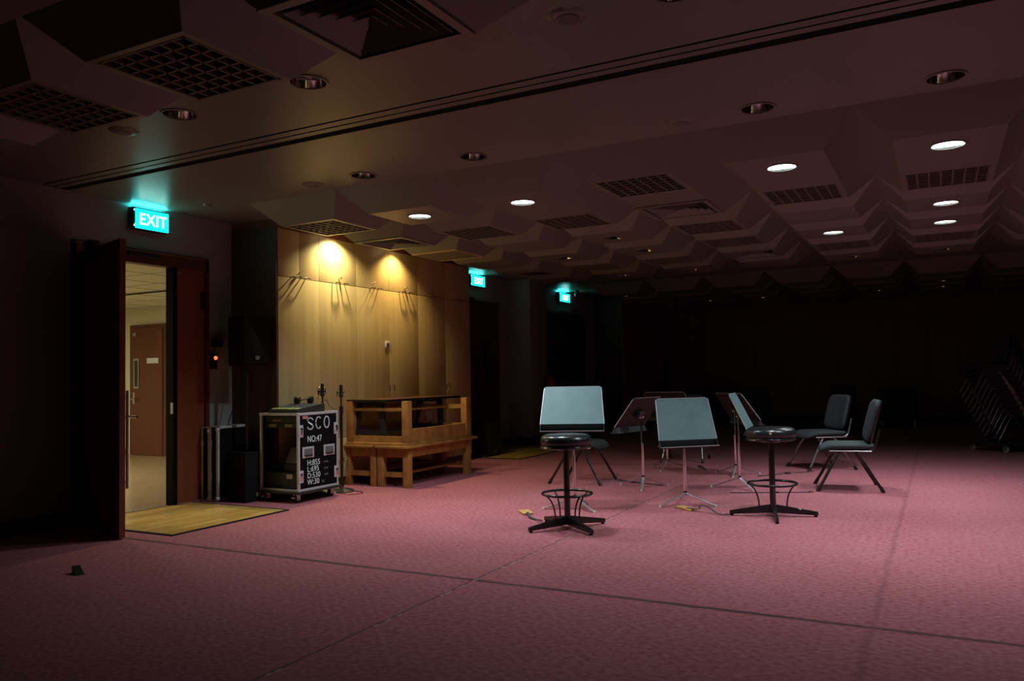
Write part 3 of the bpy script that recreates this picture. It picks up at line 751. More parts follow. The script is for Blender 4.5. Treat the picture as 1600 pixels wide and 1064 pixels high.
# ================================================================== FLIGHT CASE "SCO"
CA = (-5.545, 5.41)
case = thing('flight_case', (CA[0], CA[1], 0), 0, 'black wheeled flight case with white stencilled lettering and open rack front', 'flight case')
CW, CD, CZ0, CZ1 = 0.465, 0.53, 0.103, 0.80
b = MB()
b.box(0, 0.012, 0, CD, CZ0, CZ1).box(CW-0.012, CW, 0, CD, CZ0, CZ1).box(0, CW, CD-0.012, CD, CZ0, CZ1).box(0, CW, 0, CD, CZ1-0.012, CZ1).box(0, CW, 0, CD, CZ0, CZ0+0.012)
b.build('body', M_blackm, case)
b = MB(); e = 0.022
for X0 in (-0.003, CW-e+0.003):
    for Y0 in (-0.003, CD-e+0.003):
        b.box(X0, X0+e, Y0, Y0+e, CZ0, CZ1, 0.003)
for Z in (CZ0-0.003, CZ1-e+0.003):
    for X0 in (-0.003, CW-e+0.003): b.box(X0, X0+e, 0, CD, Z, Z+e, 0.003)
    for Y0 in (-0.003, CD-e+0.003): b.box(0, CW, Y0, Y0+e, Z, Z+e, 0.003)
b.build('edge_extrusion', M_alu, case)
for X0 in (0.01, CW-0.008):
    for Y0 in (0.008, CD-0.008):
        for Z in (CZ0+0.01, CZ1-0.01): MB().box(X0-0.02, X0+0.014, Y0-0.014, Y0+0.014, Z-0.014, Z+0.014, 0.006).build('corner_cap', M_alu, case)
MB().box(-0.03, CW+0.03, -0.03, CD+0.02, 0.080, 0.101, 0.004).build('castor_board', M_char, case)
for X0 in (0.05, CW-0.05):
    for Y0 in (0.03, CD-0.05):
        c_ = MB().cyl((X0-0.013, Y0, 0.036), (X0+0.013, Y0, 0.036), 0.0355, n=24).build('castor', M_black, case)
        MB().box(X0-0.022, X0-0.016, Y0-0.022, Y0+0.022, 0.025, 0.08).box(X0+0.016, X0+0.022, Y0-0.022, Y0+0.022, 0.025, 0.08).box(X0-0.025, X0+0.025, Y0-0.025, Y0+0.025, 0.072, 0.08).build('fork', M_steel, c_)
        if Y0 < 0.1: MB().box(X0-0.012, X0+0.012, Y0-0.06, Y0-0.02, 0.045, 0.055, 0.002).build('brake_pedal', M_alu, c_)
# latches on right face and on the front edges
def latch(x, y, z): 
    l = MB().box(x, x+0.006, y-0.03, y+0.03, z-0.055, z+0.055, 0.002).build('butterfly_latch', M_alu, case)
    MB().box(x+0.004, x+0.012, y-0.012, y+0.018, z-0.03, z+0.03, 0.003).cyl((x+0.006, y, z), (x+0.018, y, z), 0.012).build('latch_key', M_chrome, l)
for y in (0.028, CD-0.028):
    for z in (CZ0+0.13, CZ1-0.16): latch(CW+0.0005, y, z)
for z in (CZ0+0.15, CZ1-0.16): MB().box(-0.010, 0.002, 0.0, 0.04, z-0.04, z+0.04, 0.002).build('butterfly_latch', M_black, case)
for y in (0.125, CD-0.125):
    h = MB().box(CW, CW+0.004, y-0.075, y+0.075, 0.395, 0.495, 0.002).build('recessed_handle', M_alu, case)
    MB().box(CW+0.003, CW+0.006, y-0.055, y+0.055, 0.412, 0.478, 0.001).build('dish', mat('worn_grey_dish', (0.14, 0.14, 0.14), 0.5), h)
    MB().tube([(CW+0.006, y-0.045, 0.420), (CW+0.014, y-0.040, 0.415), (CW+0.014, y+0.040, 0.415), (CW+0.006, y+0.045, 0.420)], 0.006, 8).build('grip', M_black, h)
# stencil letters S C O built from strokes with bridges
def arc(cx, cz, rx, rz, a0, a1, n=10): return [(CW+0.0015, cx+rx*math.cos(R(a0+(a1-a0)*k/n)), cz+rz*math.sin(R(a0+(a1-a0)*k/n))) for k in range(n+1)]
def stroke(b, pts, wd=0.013):
    for k in range(len(pts)-1):
        a, c = Vector(pts[k]), Vector(pts[k+1]); d = (c-a).normalized()
        b.bar(a-d*wd*0.2, c+d*wd*0.2, 0.002, wd, upv=(0, -d.z, d.y))
zc = 0.705
b = MB(); stroke(b, arc(0.155, zc+0.022, 0.035, 0.026, 20, 170)); stroke(b, arc(0.155, zc-0.026, 0.037, 0.028, 200, 360)); stroke(b, [(CW+0.0015, 0.130, zc+0.012), (CW+0.0015, 0.182, zc-0.016)]); b.build('stencil_letter', M_white, case)
b = MB(); stroke(b, arc(0.265, zc, 0.036, 0.053, 50, 172)); stroke(b, arc(0.265, zc, 0.036, 0.053, 188, 310)); b.build('stencil_letter', M_white, case)
b = MB(); stroke(b, arc(0.375, zc, 0.034, 0.053, 100, 260)); stroke(b, arc(0.375, zc, 0.034, 0.053, -80, 80)); b.build('stencil_letter', M_white, case)
X_ = CW+0.001
text_obj('NO:47', 0.082, M_white, case, 'stencil_text', face_px(X_, 0.115, 0.535), 0.0006, sx=0.80)
for txt, z, sub in (('H:855', 0.325, 'mm'), ('L:695', 0.267, 'mm'), ('D:530', 0.209, 'mm'), ('W:30', 0.151, 'kg')):
    text_obj(txt, 0.070, M_white, case, 'stencil_text', face_px(X_, 0.110, z), 0.0006, sx=0.97)
    text_obj(sub, 0.034, mat('faded_paint_marks', (0.22, 0.24, 0.24), 0.6), case, 'stencil_text', face_px(X_, 0.335 if sub == 'mm' else 0.30, z+0.005), 0.0006, sx=1.1)
MB().box(CW+0.0005, CW+0.002, 0.055, 0.125, 0.748, 0.775).build('sticker', M_pink, case)
# rack contents (each lifts out)
def rack_unit(name, x0, x1, y0, y1, z0, z1, m, label, cat, extra=None):
    t = thing(name, (CA[0]+x0, CA[1]+y0, z0), 0, label, cat)
    MB().box(0, x1-x0, 0, y1-y0, 0, z1-z0, 0.003).build('chassis', m, t)
    if extra: extra(t, x1-x0, z1-z0)
def ex1(t, W_, H_):
    MB().box(0.06, 0.14, -0.004, 0.0, 0.012, H_-0.01).build('display', mat('grey_display', (0.25, 0.27, 0.26), 0.5), t)
    MB().box(0.25, 0.34, -0.004, 0.0, 0.012, H_-0.01).build('yellow_display', mat('yellow_display', (0.35, 0.33, 0.08), 0.5), t)
    for k in range(3): MB().cyl((0.17+k*0.025, 0, H_*0.5), (0.17+k*0.025, -0.012, H_*0.5), 0.008, n=12).build('knob', M_char, t)
rack_unit('rack_receiver', 0.025, CW-0.025, 0.035, 0.35, 0.665, 0.71, M_char, 'dark rack receiver with two small displays in the flight case', 'rack unit', ex1)
def ex2(t, W_, H_):
    MB().box(0.10, 0.20, -0.003, 0.0, 0.01, 0.028).build('orange_tape', mat('dull_orange', (0.3, 0.12, 0.05), 0.6), t)
rack_unit('rack_amplifier', 0.025, CW-0.025, 0.035, 0.40, 0.715, 0.775, M_black, 'dark rack amplifier at the very top of the flight case', 'rack unit', ex2)
def ex3(t, W_, H_):
    MB().box(0.27, 0.34, -0.003, 0.0, H_-0.055, H_-0.015).build('paper_label', M_sock, t)
    for k in range(6): MB().box(0.03+k*0.035, 0.05+k*0.035, -0.002, 0, 0.02, 0.035).build('vent', M_blackm, t)
rack_unit('power_amplifier', 0.025, CW-0.025, 0.03, 0.42, CZ0+0.013, 0.265, M_char, 'large dark amplifier lying in the bottom of the flight case', 'amplifier', ex3)
t = thing('small_mixer', (CA[0]+0.21, CA[1]+0.08, 0.266), R(-6), 'small grey tilted mixer box standing on the amplifier in the case', 'mixer')
MB().box(0, 0.20, 0, 0.16, 0, 0.07, 0.004).build('body', M_char, t)
MB().prism([(0, 0.0), (0.17, 0.0), (0.17, 0.15), (0, 0.15)], 0, 0.012, Matrix.Translation((0.01, 0.02, 0.075)) @ Matrix.Rotation(R(62), 4, 'X')).build('tilted_panel', mat('worn_grey', (0.16, 0.16, 0.16), 0.5), t)
t = thing('cable_bundle', (CA[0]+0.1, CA[1]+0.1, 0.266), 0, 'coil of black cable on the amplifier inside the case', 'cable')
MB().tube([(0.045*math.cos(a/10)*(1+.05*math.sin(a)), 0.045*math.sin(a/10), 0.01+0.0016*a*0.5) for a in range(0, 130)], 0.005, 6).build('coil', M_black, t)

# mixing console on top
mx = thing('mixing_console', (-5.45, 5.425, 0.804), 0, 'wedge-shaped mixing console with lime strip on top of the flight case', 'mixing console')
MW, MD = 0.345, 0.36
side = [(0.0, 0.0), (MD, 0.0), (MD, 0.075), (0.0, 0.032)]
v = MB()
for k, (y, z) in enumerate(side): pass
A = [(0, y, z) for y, z in side]; B_ = [(MW, y, z) for y, z in side]
v.quad(*A); v.quad(*B_)
for k in range(4): v.quad(A[k], A[(k+1)%4], B_[(k+1)%4], B_[k])
v.build('body', M_char, mx)
sl_ = (0.075-0.032)/MD
b = MB()
for i in range(12): b.box(0.02+i*0.026, 0.034+i*0.026, 0.015, 0.085, 0.032+sl_*0.05-0.004, 0.032+sl_*0.05+0.0045)
b.build('fader_strip', M_lime, mx)
b = MB()
for i in range(12):
    for j in range(6):
        y = 0.12+j*0.036; z = 0.032+sl_*y
        b.cyl((0.027+i*0.026, y, z), (0.027+i*0.026, y, z+0.013), 0.007, 0.005, n=8)
kn = b.build('knob_field', mat('grey_knobs', (0.16, 0.17, 0.17), 0.5), mx); kn['kind'] = 'stuff'
# headphones
hp = thing('headphones', (-5.28, 5.70, 0.878), R(20), 'black headphones lying on the mixing console', 'headphones')
for s_ in (-1, 1):
    c_ = MB().cyl((s_*0.055, 0, 0.034), (s_*0.085, 0, 0.034), 0.034, n=20).build('ear_cup', M_black, hp)
    MB().cyl((s_*0.042, 0, 0.034), (s_*0.055, 0, 0.034), 0.030, 0.034, n=20).build('ear_pad', M_vinyl, c_)
MB().tube(smooth_path([(-0.07, 0, 0.055), (-0.055, -0.03, 0.05), (0, -0.06, 0.035), (0.055, -0.03, 0.05), (0.07, 0, 0.055)], 6), 0.005, 8).build('headband', M_black, hp)
t = MB().tube(smooth_path([(-5.16, 5.78, 0.872), (-5.12, 5.83, 0.91), (-5.13, 5.88, 0.85), (-5.09, 5.93, 0.808), (-5.06, 5.975, 0.75), (-5.06, 5.99, 0.35), (-5.04, 6.02, 0.30), (-5.08, 6.0, 0.01)], 8), 0.003, 6).build('console_cable', M_black)
tag(t, 'thin black cable running from the mixing console down behind the flight case', 'cable')

# ================================================================== MIC STANDS
def mic_stand(x, y, top, basem, rad, label, clip=True):
    t = thing('microphone_stand', (x, y, 0), 0, label, 'microphone stand', 'straight microphone stands by the flight case')
    MB().lathe([(0.001, 0), (rad, 0), (rad, 0.008), (rad*0.8, 0.022), (0.03, 0.034), (0.016, 0.05), (0.001, 0.05)], 36).build('base', basem, t)
    MB().cyl((0, 0, 0.03), (0, 0, top*0.80), 0.014).build('lower_tube', M_black, t)
    MB().cyl((0, 0, top*0.74), (0, 0, top*0.80), 0.020).build('clutch', M_black, t)
    MB().cyl((0, 0, top*0.8), (0, 0, top*0.93), 0.008).build('upper_tube', M_black, t)
    c_ = MB().cyl((0, 0, top*0.91), (0.0, 0.0, top), 0.018, 0.015).sph((0, 0, top*0.905), 0.022, 12).sph((0, 0, top), 0.014, 12).build('microphone_clip', M_black, t)
    MB().cyl((-0.045, -0.01, top*0.935), (0.03, 0.01, top*0.935), 0.008).cyl((-0.042, -0.01, top*0.90), (-0.042, -0.01, top*0.95), 0.006).build('boom_knob', M_chrome if clip else M_black, c_)
mic_stand(-5.22, 6.16, 1.04, M_char, 0.125, 'black microphone stand with chrome knob left of the oak benches')
mic_stand(-5.30, 5.98, 1.055, mat('grey_cast_iron', (0.22, 0.23, 0.23), 0.5), 0.125, 'black microphone stand rising behind the flight case', False)
b = MB().tube(smooth_path([(-5.22, 6.16, 0.9), (-5.19, 6.10, 0.7), (-5.20, 6.13, 0.4), (-5.16, 6.08, 0.1), (-5.05, 6.0, 0.006), (-4.98, 6.02, 0.006), (-4.93, 6.10, 0.006), (-4.98, 6.17, 0.006), (-5.08, 6.2, 0.006)], 8), 0.0035, 6)
tag(b.build('microphone_cable', M_black), 'black cable hanging from the microphone stand and curling on the carpet', 'cable')

# ================================================================== OAK BENCHES, TABLES
def bench(x0, x1, label):
    y0, y1 = 6.57, 7.78
    t = thing('oak_bench', (x0, y0, 0), 0, label, 'bench', 'two oak benches side by side')
    W_, L_ = x1-x0, y1-y0
    MB().box(-0.02, W_+0.03, -0.05, L_+0.10, 0.395, 0.42, 0.004).build('top', M_oak, t)
    MB().box(0.01, W_-0.01, 0.02, 0.045, 0.30, 0.395).box(0.01, W_-0.01, L_-0.045, L_-0.02, 0.30, 0.395).box(0.015, 0.035, 0.03, L_-0.03, 0.30, 0.395).box(W_-0.035, W_-0.015, 0.03, L_-0.03, 0.30, 0.395).build('apron', M_oak, t)
    for x in (0, W_-0.07):
        for y in (0, L_-0.07): MB().box(x, x+0.07, y, y+0.07, 0, 0.395, 0.003).build('leg', M_oak, t)
    MB().box(0.07, W_-0.07, 0.02, 0.045, 0.10, 0.15).box(0.07, W_-0.07, L_-0.045, L_-0.02, 0.10, 0.15).box(W_/2-0.02, W_/2+0.02, 0.045, L_-0.045, 0.11, 0.135).build('stretcher', M_oak, t)
bench(-5.105, -4.715, 'right oak bench on the floor, nearer the open carpet')
bench(-5.535, -5.125, 'left oak bench on the floor, nearer the light cabinets')
t = thing('oak_table', (-5.50, 6.57, 0.421), 0, 'upside-down oak table resting on the two oak benches, legs upward', 'table')
W_, L_ = 0.785, 1.20
MB().box(-0.0, W_, -0.02, L_+0.02, 0.0, 0.022, 0.003).build('top', M_oak, t)
MB().box(0.02, W_-0.02, 0.02, 0.045, 0.022, 0.09).box(0.02, W_-0.02, L_-0.045, L_-0.02, 0.022, 0.16).box(0.02, 0.04, 0.045, L_-0.045, 0.022, 0.16).box(W_-0.045, W_-0.02, 0.045, L_-0.045, 0.022, 0.16).build('apron', M_oak, t)
for x in (0, W_-0.075):
    for y in (0, L_-0.075): MB().box(x, x+0.075, y, y+0.075, 0.022, 0.445, 0.004).build('leg', M_oak, t)
b = MB(); b.box(0.025, 0.05, 0.075, L_-0.075, 0.325, 0.37)
b.box(W_*0.62, W_*0.66, 0.05, L_-0.03, 0.335, 0.355).box(0.075, W_-0.075, 0.025, 0.05, 0.345, 0.375).box(0.075, W_-0.075, L_-0.055, L_-0.03, 0.325, 0.37)
b.build('stretcher', M_oak, t)
t = thing('dark_table', (-5.26, 7.28, 0.444), R(0), 'dark-topped table with splayed charcoal legs standing inside the upturned oak table', 'table')
MB().box(-0.27, 0.27, -0.70, 0.72, 0.415, 0.44, 0.004).build('table_top', M_tbl, t)
MB().box(-0.272, 0.272, -0.702, -0.696, 0.413, 0.439).box(0.269, 0.274, -0.702, 0.722, 0.413, 0.439).build('edge_band', M_black, t)
for y, yy in ((-0.60, -0.635), (0.50, 0.42)):
    for s_ in (-1, 1):
        MB().bar((s_*0.13, y, 0.415), (s_*0.20, yy, 0.012), 0.035, 0.06, upv=(1, 0, 0)).build('leg', M_char, t)
    MB().bar((-0.19, yy, 0.10), (0.19, yy, 0.10), 0.03, 0.05).build('cross_bar', M_char, t)
    MB().bar((-0.16, y, 0.398), (0.16, y, 0.398), 0.03, 0.034).build('top_rail', M_char, t)
MB().bar((0.0, -0.6, 0.085), (0.0, 0.5, 0.085), 0.08, 0.02).build('foot_board', M_char, t)
t = thing('dark_cloth', (-5.0, 7.35, 0.60), 0, 'brown rag draped over the rail of the upturned oak table', 'cloth')
b = MB()
rs = []
for k in range(9):
    a = k/8; xx = -0.03+0.06*a
    rs.append([(xx, -0.06+0.12*j/9+0.008*math.sin(k*1.7+j), 0.19-abs(a-0.5)*0.34+0.006*math.sin(j*2.1+k)) for j in range(10)])
Vv = [[b.bm.verts.new(p) for p in r] for r in rs]
for i in range(8):
    for j in range(9): b.bm.faces.new((Vv[i][j], Vv[i][j+1], Vv[i+1][j+1], Vv[i+1][j]))
o = b.build('drape', mat('brown_cloth', (0.12, 0.06, 0.03), 0.9), t, 180)
md = o.modifiers.new('thick', 'SOLIDIFY'); md.thickness = 0.006

t = thing('subwoofer', (-5.78, 9.42, 0), R(0), 'black floor loudspeaker box in the dark recess right of the cabinets', 'loudspeaker')
MB().box(0, 0.34, 0, 0.36, 0.02, 0.50, 0.008).build('cabinet', M_blackm, t)
MB().box(0.34, 0.348, 0.02, 0.34, 0.04, 0.48).build('front_grille', M_char, t)
MB().box(0.348, 0.350, 0.16, 0.20, 0.07, 0.09).build('badge', M_steel, t)

# ================================================================== STOOLS
def make_stool(loc, base_deg, label):
    t = thing('bar_stool', loc, R(base_deg), label, 'stool', 'round black swivel stools')
    r = 0.182
    MB().lathe([(0.001, 0.600), (r-0.02, 0.600), (r-0.004, 0.604), (r+0.002, 0.617), (r, 0.640), (r-0.008, 0.658), (r-0.028, 0.669), (r*0.55, 0.674), (0.001, 0.675)], 48).build('cushion', M_vinyl, t)
    MB().lathe([(0.001, 0.575), (r-0.006, 0.575), (r+0.003, 0.578), (r+0.003, 0.588), (r-0.004, 0.592), (r-0.004, 0.602), (0.001, 0.602)], 48).build('seat_rim', M_gloss, t)
    MB().rings([[( (q)*math.cos(2*pi*j/48), (q)*math.sin(2*pi*j/48), z) for j in range(48)] for q, z in ((r+0.002, 0.579), (r+0.0055, 0.581), (r+0.0055, 0.587), (r+0.002, 0.589))], cap0=False, cap1=False).build('chrome_band', M_chrome, t)
    MB().cyl((0, 0, 0.05), (0, 0, 0.56), 0.0225, n=24).cyl((0, 0, 0.555), (0, 0, 0.578), 0.06, 0.075, n=24).build('column', M_gloss, t)
    ring = MB().tube([(0.178*math.cos(2*pi*j/48), 0.178*math.sin(2*pi*j/48), 0.248) for j in range(48)], 0.0095, 10, closed=True).build('foot_ring', M_gloss, t)
    for k in range(4):
        a = k*pi/2; c_, s_ = math.cos(a), math.sin(a)
        # flat tapered leg
        n = 6; rs = []
        for q in range(n+1):
            u = q/n; rad = 0.015+u*0.305; zt = 0.088-0.050*u; zb = max(0.012, 0.030-0.018*u); hw = 0.021-0.009*u
            rs.append([(rad*c_-y*s_, rad*s_+y*c_, z) for y, z in ((-hw, zb), (hw, zb), (hw*0.8, zt), (-hw*0.8, zt))])
        L_ = MB().rings(rs).build('leg', M_gloss, t, 50)
        MB().cyl((0.302*c_, 0.302*s_, 0.0), (0.302*c_, 0.302*s_, 0.02), 0.012, 0.010).build('foot_glide', M_blackm, L_)
        a2 = a
        c2, s2 = math.cos(a2), math.sin(a2)
        MB().tube(smooth_path([(0.172*c2, 0.172*s2, 0.244), (0.135*c2, 0.135*s2, 0.205), (0.108*c2, 0.108*s2, 0.14), (0.100*c2, 0.100*s2, 0.07)], 6), 0.0058, 8).build('ring_strut', M_gloss, t)
    return t
make_stool((-2.40, 5.28, 0), -34, 'round black stool in front of the leftmost music stand')
st2 = make_stool((-1.154, 6.30, 0), 15, 'round black stool with torn seat, before the right-hand group of stands')
# torn patch
MB().prism([(0, 0), (0.012, 0.022), (0.004, 0.018), (0.0, 0.036), (-0.004, 0.018), (-0.014, 0.024)], 0, 0.0015, Matrix.Rotation(R(-95), 4, 'Z') @ Matrix.Translation((0.1815, 0, 0.622)) @ Matrix(((0, 0, 1, 0), (1, 0, 0, 0), (0, 1, 0, 0), (0, 0, 0, 1)))).build('seat_tear', mat('foam', (0.45, 0.4, 0.28), 0.9), st2)
MB().box(0.18, 0.20, -0.013, -0.011, 0.052, 0.066).build('paint_chip', M_sock, st2)

# ================================================================== MUSIC STANDS
def make_stand(c, nrm_deg, zb, zt, feet_deg, label, bw=0.52, tw=0.475, tilt=None, lean=0.0):
    t = thing('music_stand', (c[0], c[1], 0), R(nrm_deg), label, 'music stand', 'chrome music stands with grey desks')
    Hh = zt-zb; L_ = 0.355; ca = min(0.98, Hh/L_); sa = math.sqrt(1-ca*ca)
    # local: +X is the playing side. desk plane from bottom (x forward) to top (x back)
    xb = sa*L_*0.5+0.03; zmid = (zb+zt)/2
    def P(y, u, off=0.0):  # u in 0..1 along the desk
        return Vector((xb-sa*L_*u-0.0, y, zb+ca*L_*u)) + Vector((ca, 0, sa))*off
    def out(c_=0.018):
        pts = []
        hb, ht = bw/2, tw/2
        pts += [(-hb, 0.0), (hb, 0.0)]
        for k in range(5):
            a = pi/2*k/4; pts.append((ht-c_+c_*math.cos(a), 1-(c_-c_*math.sin(a))/L_))
        for k in range(5):
            a = pi/2+pi/2*k/4; pts.append((-ht+c_+c_*math.cos(a), 1-(c_-c_*math.sin(a))/L_))
        return pts
    o_ = out()
    b = MB(); A = [b.bm.verts.new(P(y, u, 0.0)) for y, u in o_]; B = [b.bm.verts.new(P(y, u, 0.003)) for y, u in o_]
    n = len(A)
    for j in range(n): b.bm.faces.new((A[j], A[(j+1)%n], B[(j+1)%n], B[j]))
    b.bm.faces.new(A); b.bm.faces.new(B)
    desk = b.build('desk', M_desk, t)
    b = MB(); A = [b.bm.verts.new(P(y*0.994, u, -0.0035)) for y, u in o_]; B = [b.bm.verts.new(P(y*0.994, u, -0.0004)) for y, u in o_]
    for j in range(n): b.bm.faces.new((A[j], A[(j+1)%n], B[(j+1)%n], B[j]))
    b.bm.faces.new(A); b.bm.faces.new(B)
    b.build('desk_back_shade', mat('desk_back_shade_tone', (0.012, 0.012, 0.013), 0.45), desk)  # added thin sheet; shade on the desk's rear is put into its colour
    # lip: shelf out from the bottom, small upturn
    f0 = P(0, 0, 0.0); nv = Vector((ca, 0, sa)); dv = Vector((-sa, 0, ca))
    b = MB(); hb = bw/2
    prof = [f0, f0+Vector((-0.030, 0, -0.055)), f0+Vector((0.042, 0, -0.060)), f0+Vector((0.046, 0, -0.052))]
    rs = []
    for y in (-hb+0.012, hb-0.012):
        rs.append([p+Vector((0, y, 0)) for p in prof] + [p+Vector((0, y, 0))+Vector((0.001, 0, -0.004)) for p in reversed(prof)])
    b.rings(rs)
    for y in (-hb+0.003, hb-0.003):
        b.prism([(0, 0), (-0.030, -0.055), (0.035, -0.060), (0.010, -0.012)], -0.001, 0.001, Matrix.Translation(f0+Vector((0, y, 0))) @ Matrix((Vector((1, 0, 0)), Vector((0, 0, 1)), Vector((0, 1, 0)))).transposed().to_4x4())
    b.build('lip', M_deskback, desk)
    # bright rolled edges
    b = MB()
    b.bar(P(-bw/2, 0, .0015), P(-tw/2, 0.96, .0015), 0.004, 0.006).bar(P(bw/2, 0, .0015), P(tw/2, 0.96, .0015), 0.004, 0.006).bar(P(-tw/2+0.02, 1, .0015), P(tw/2-0.02, 1, .0015), 0.006, 0.004)
    q0 = prof[3]
    b.bar(q0+Vector((0, -hb, 0)), q0+Vector((0, hb, 0)), 0.005, 0.004)
    b.build('rolled_edge', M_alu, desk)
    b = MB()
    bk = P(0, 0.45, -0.012)
    b.box(-0.035, 0.0, -0.045, 0.045, -0.04, 0.04, 0.004, Matrix.Translation(bk) @ Matrix((nv, Vector((0, 1, 0)), dv)).transposed().to_4x4())
    b.build('tilt_bracket', M_deskback, desk)
    b = MB()
    for s_ in (-1, 1): b.sph(bk+Vector((-0.03, s_*0.022, -0.03)), 0.012, 12)
    b.build('wing_nut', M_chrome, desk)
    # pole
    top = bk+Vector((-0.02, 0, -0.02))
    MB().cyl((0, 0, 0.10), (0, 0, min(zb*0.75, 0.42)), 0.0135, n=18).build('outer_tube', M_chrome, t)
    MB().cyl((0, 0, 0.3), (top.x, 0, top.z), 0.009, n=16).build('inner_tube', M_chrome, t)
    MB().cyl((0, 0, min(zb*0.75, 0.42)-0.02), (0, 0, min(zb*0.75, 0.42)+0.005), 0.0145).build('collar', M_chrome, t)
    MB().cyl((0, 0, 0.085), (0, 0, 0.115), 0.018, 0.014).build('hub', M_chrome, t)
    for k in range(3):
        a = R(feet_deg-nrm_deg+120*k); c_, s_ = math.cos(a), math.sin(a); rs = []
        for q in range(7):
            u = q/6; rad = 0.008+u*0.255; zt_ = 0.102-0.088*u**0.9; hw = 0.016-0.005*u
            rs.append([(rad*c_-y*s_, rad*s_+y*c_, z) for y, z in ((-hw*0.5, zt_-0.010), (hw*0.5, zt_-0.010), (hw, zt_-0.003), (hw*0.4, zt_), (-hw*0.4, zt_), (-hw, zt_-0.003))])
        f_ = MB().rings(rs).build('leg', M_satin, t, 50)
        MB().lathe([(0.001, 0), (0.010, 0), (0.010, 0.012), (0.006, 0.017), (0.001, 0.018)], 14, (0.262*c_, 0.262*s_, 0)).build('foot_tip', M_sock, f_)
    return t
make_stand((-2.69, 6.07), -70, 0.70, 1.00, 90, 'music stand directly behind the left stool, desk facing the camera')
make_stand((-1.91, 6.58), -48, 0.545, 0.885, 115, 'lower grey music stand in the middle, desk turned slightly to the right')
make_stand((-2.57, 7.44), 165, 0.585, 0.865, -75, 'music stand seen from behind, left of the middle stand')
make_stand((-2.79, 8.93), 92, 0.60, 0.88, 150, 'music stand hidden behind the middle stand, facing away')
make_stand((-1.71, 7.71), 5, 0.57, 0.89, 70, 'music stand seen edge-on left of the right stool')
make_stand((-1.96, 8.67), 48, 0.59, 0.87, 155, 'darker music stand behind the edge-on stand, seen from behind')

# ================================================================== CHAIRS
def rr_outline(w, h, r, n=6):
    pts = []
    for cx, cy, a0 in ((w/2-r, h/2-r, 0), (-w/2+r, h/2-r, 90), (-w/2+r, -h/2+r, 180), (w/2-r, -h/2+r, 270)):
        for k in range(n+1):
            a = R(a0+90*k/n); pts.append((cx+r*math.cos(a), cy+r*math.sin(a)))
    return pts
def pad(w, h, r, th, bend, M):
    """rounded cushion; local x = width, y = height, z = thickness; bend curves z with x"""
    o_ = rr_outline(w, h, r); rs = []
    prof = [(0.05, 0.0), (0.5, 0.0), (0.86, 0.0), (0.96, 0.12), (1.0, 0.45), (0.99, 0.7), (0.93, 0.93), (0.8, 1.0), (0.45, 1.04), (0.05, 1.06)]
    for s_, z in prof:
        rs.append([M @ Vector((x*s_, y*s_, z*th+bend(x*s_, y*s_))) for x, y in o_])
    return MB().rings(rs)
def make_chair(legm, label, group=None):
    t = thing('padded_chair', (0, 0, 0), 0, label, 'chair', group)
    # front = +X
    MS = Matrix.Translation((0.0, 0, 0.375)) @ Matrix(((0, 1, 0, 0), (1, 0, 0, 0), (0, 0, 1, 0), (0, 0, 0, 1)))
    seat = pad(0.46, 0.47, 0.10, 0.048, lambda x, y: -1.6*max(0, y-0.10)**2*1.6+0.35*x*x*0.2, MS).build('seat', M_fabric, t)
    al = R(15)
    zx = Vector((math.cos(al), 0, math.sin(al))); zy = Vector((-math.sin(al), 0, math.cos(al)))
    MB_ = Matrix.Translation((-0.262, 0, 0.615)) @ Matrix((Vector((0, 1, 0)), zy, zx)).transposed().to_4x4()
    back = pad(0.43, 0.40, 0.085, 0.040, lambda x, y: 0.7*x*x, MB_).build('backrest', M_fabric, t)
    sh = pad(0.435, 0.405, 0.085, 0.010, lambda x, y: 0.7*x*x-0.010, MB_).build('back_shell', M_black, back)
    MB().box(-0.17, 0.15, -0.18, 0.18, 0.362, 0.374).build('seat_pan', M_black, seat)
    for s_ in (-1, 1):
        MB().tube([(0.155, s_*0.215, 0.362), (-0.20, s_*0.215, 0.362)], 0.011, 10, sq=0.7).build('side_rail', M_steel, t)
        MB().tube(smooth_path([(-0.17, s_*0.215, 0.364), (-0.215, s_*0.212, 0.385), (-0.238, s_*0.208, 0.44), (-0.272, s_*0.20, 0.56)], 6), 0.010, 10).build('back_upright', legm, t)
        f_ = MB().tube(smooth_path([(0.06, s_*0.20, 0.36), (0.135, s_*0.222, 0.24), (0.20, s_*0.235, 0.12), (0.262, s_*0.25, 0.015)], 6), 0.0135, 10).build('leg', legm, t)
        MB().cyl((0.245, s_*0.247, 0.045), (0.268, s_*0.252, 0.0), 0.016, 0.017).build('foot_cap', M_black, f_)
        f_ = MB().tube(smooth_path([(-0.06, s_*0.20, 0.36), (-0.14, s_*0.222, 0.24), (-0.21, s_*0.235, 0.12), (-0.275, s_*0.25, 0.015)], 6), 0.0135, 10).build('leg', legm, t)
        MB().cyl((-0.258, s_*0.247, 0.045), (-0.282, s_*0.252, 0.0), 0.016, 0.017).build('foot_cap', M_black, f_)
    for x in (0.06, -0.06): MB().cyl((x, -0.20, 0.355), (x, 0.20, 0.355), 0.009).build('cross_bar', legm, t)
    return t
M_legsil = mat('grey_metal_leg', (0.30, 0.31, 0.31), 0.3, 0.9)
ch_b = make_chair(M_gloss, 'charcoal padded chair at far right of the group, seen from its side', 'charcoal chairs in the circle')
ch_b.location = (-0.80, 8.02, 0); ch_b.rotation_euler = (0, 0, R(190))
ch_s = make_chair(M_legsil, 'charcoal padded chair behind the right stool, seen from the front left', 'charcoal chairs in the circle')
ch_s.location = (-1.22, 9.54, 0); ch_s.rotation_euler = (0, 0, R(215))
def place_chair(src, x, y, deg, label, group, z=0.0):
    c = copy_tree(src); c.location = (x, y, z); c.rotation_euler = (0, 0, R(deg)); c['label'] = label; c['group'] = group
    return c
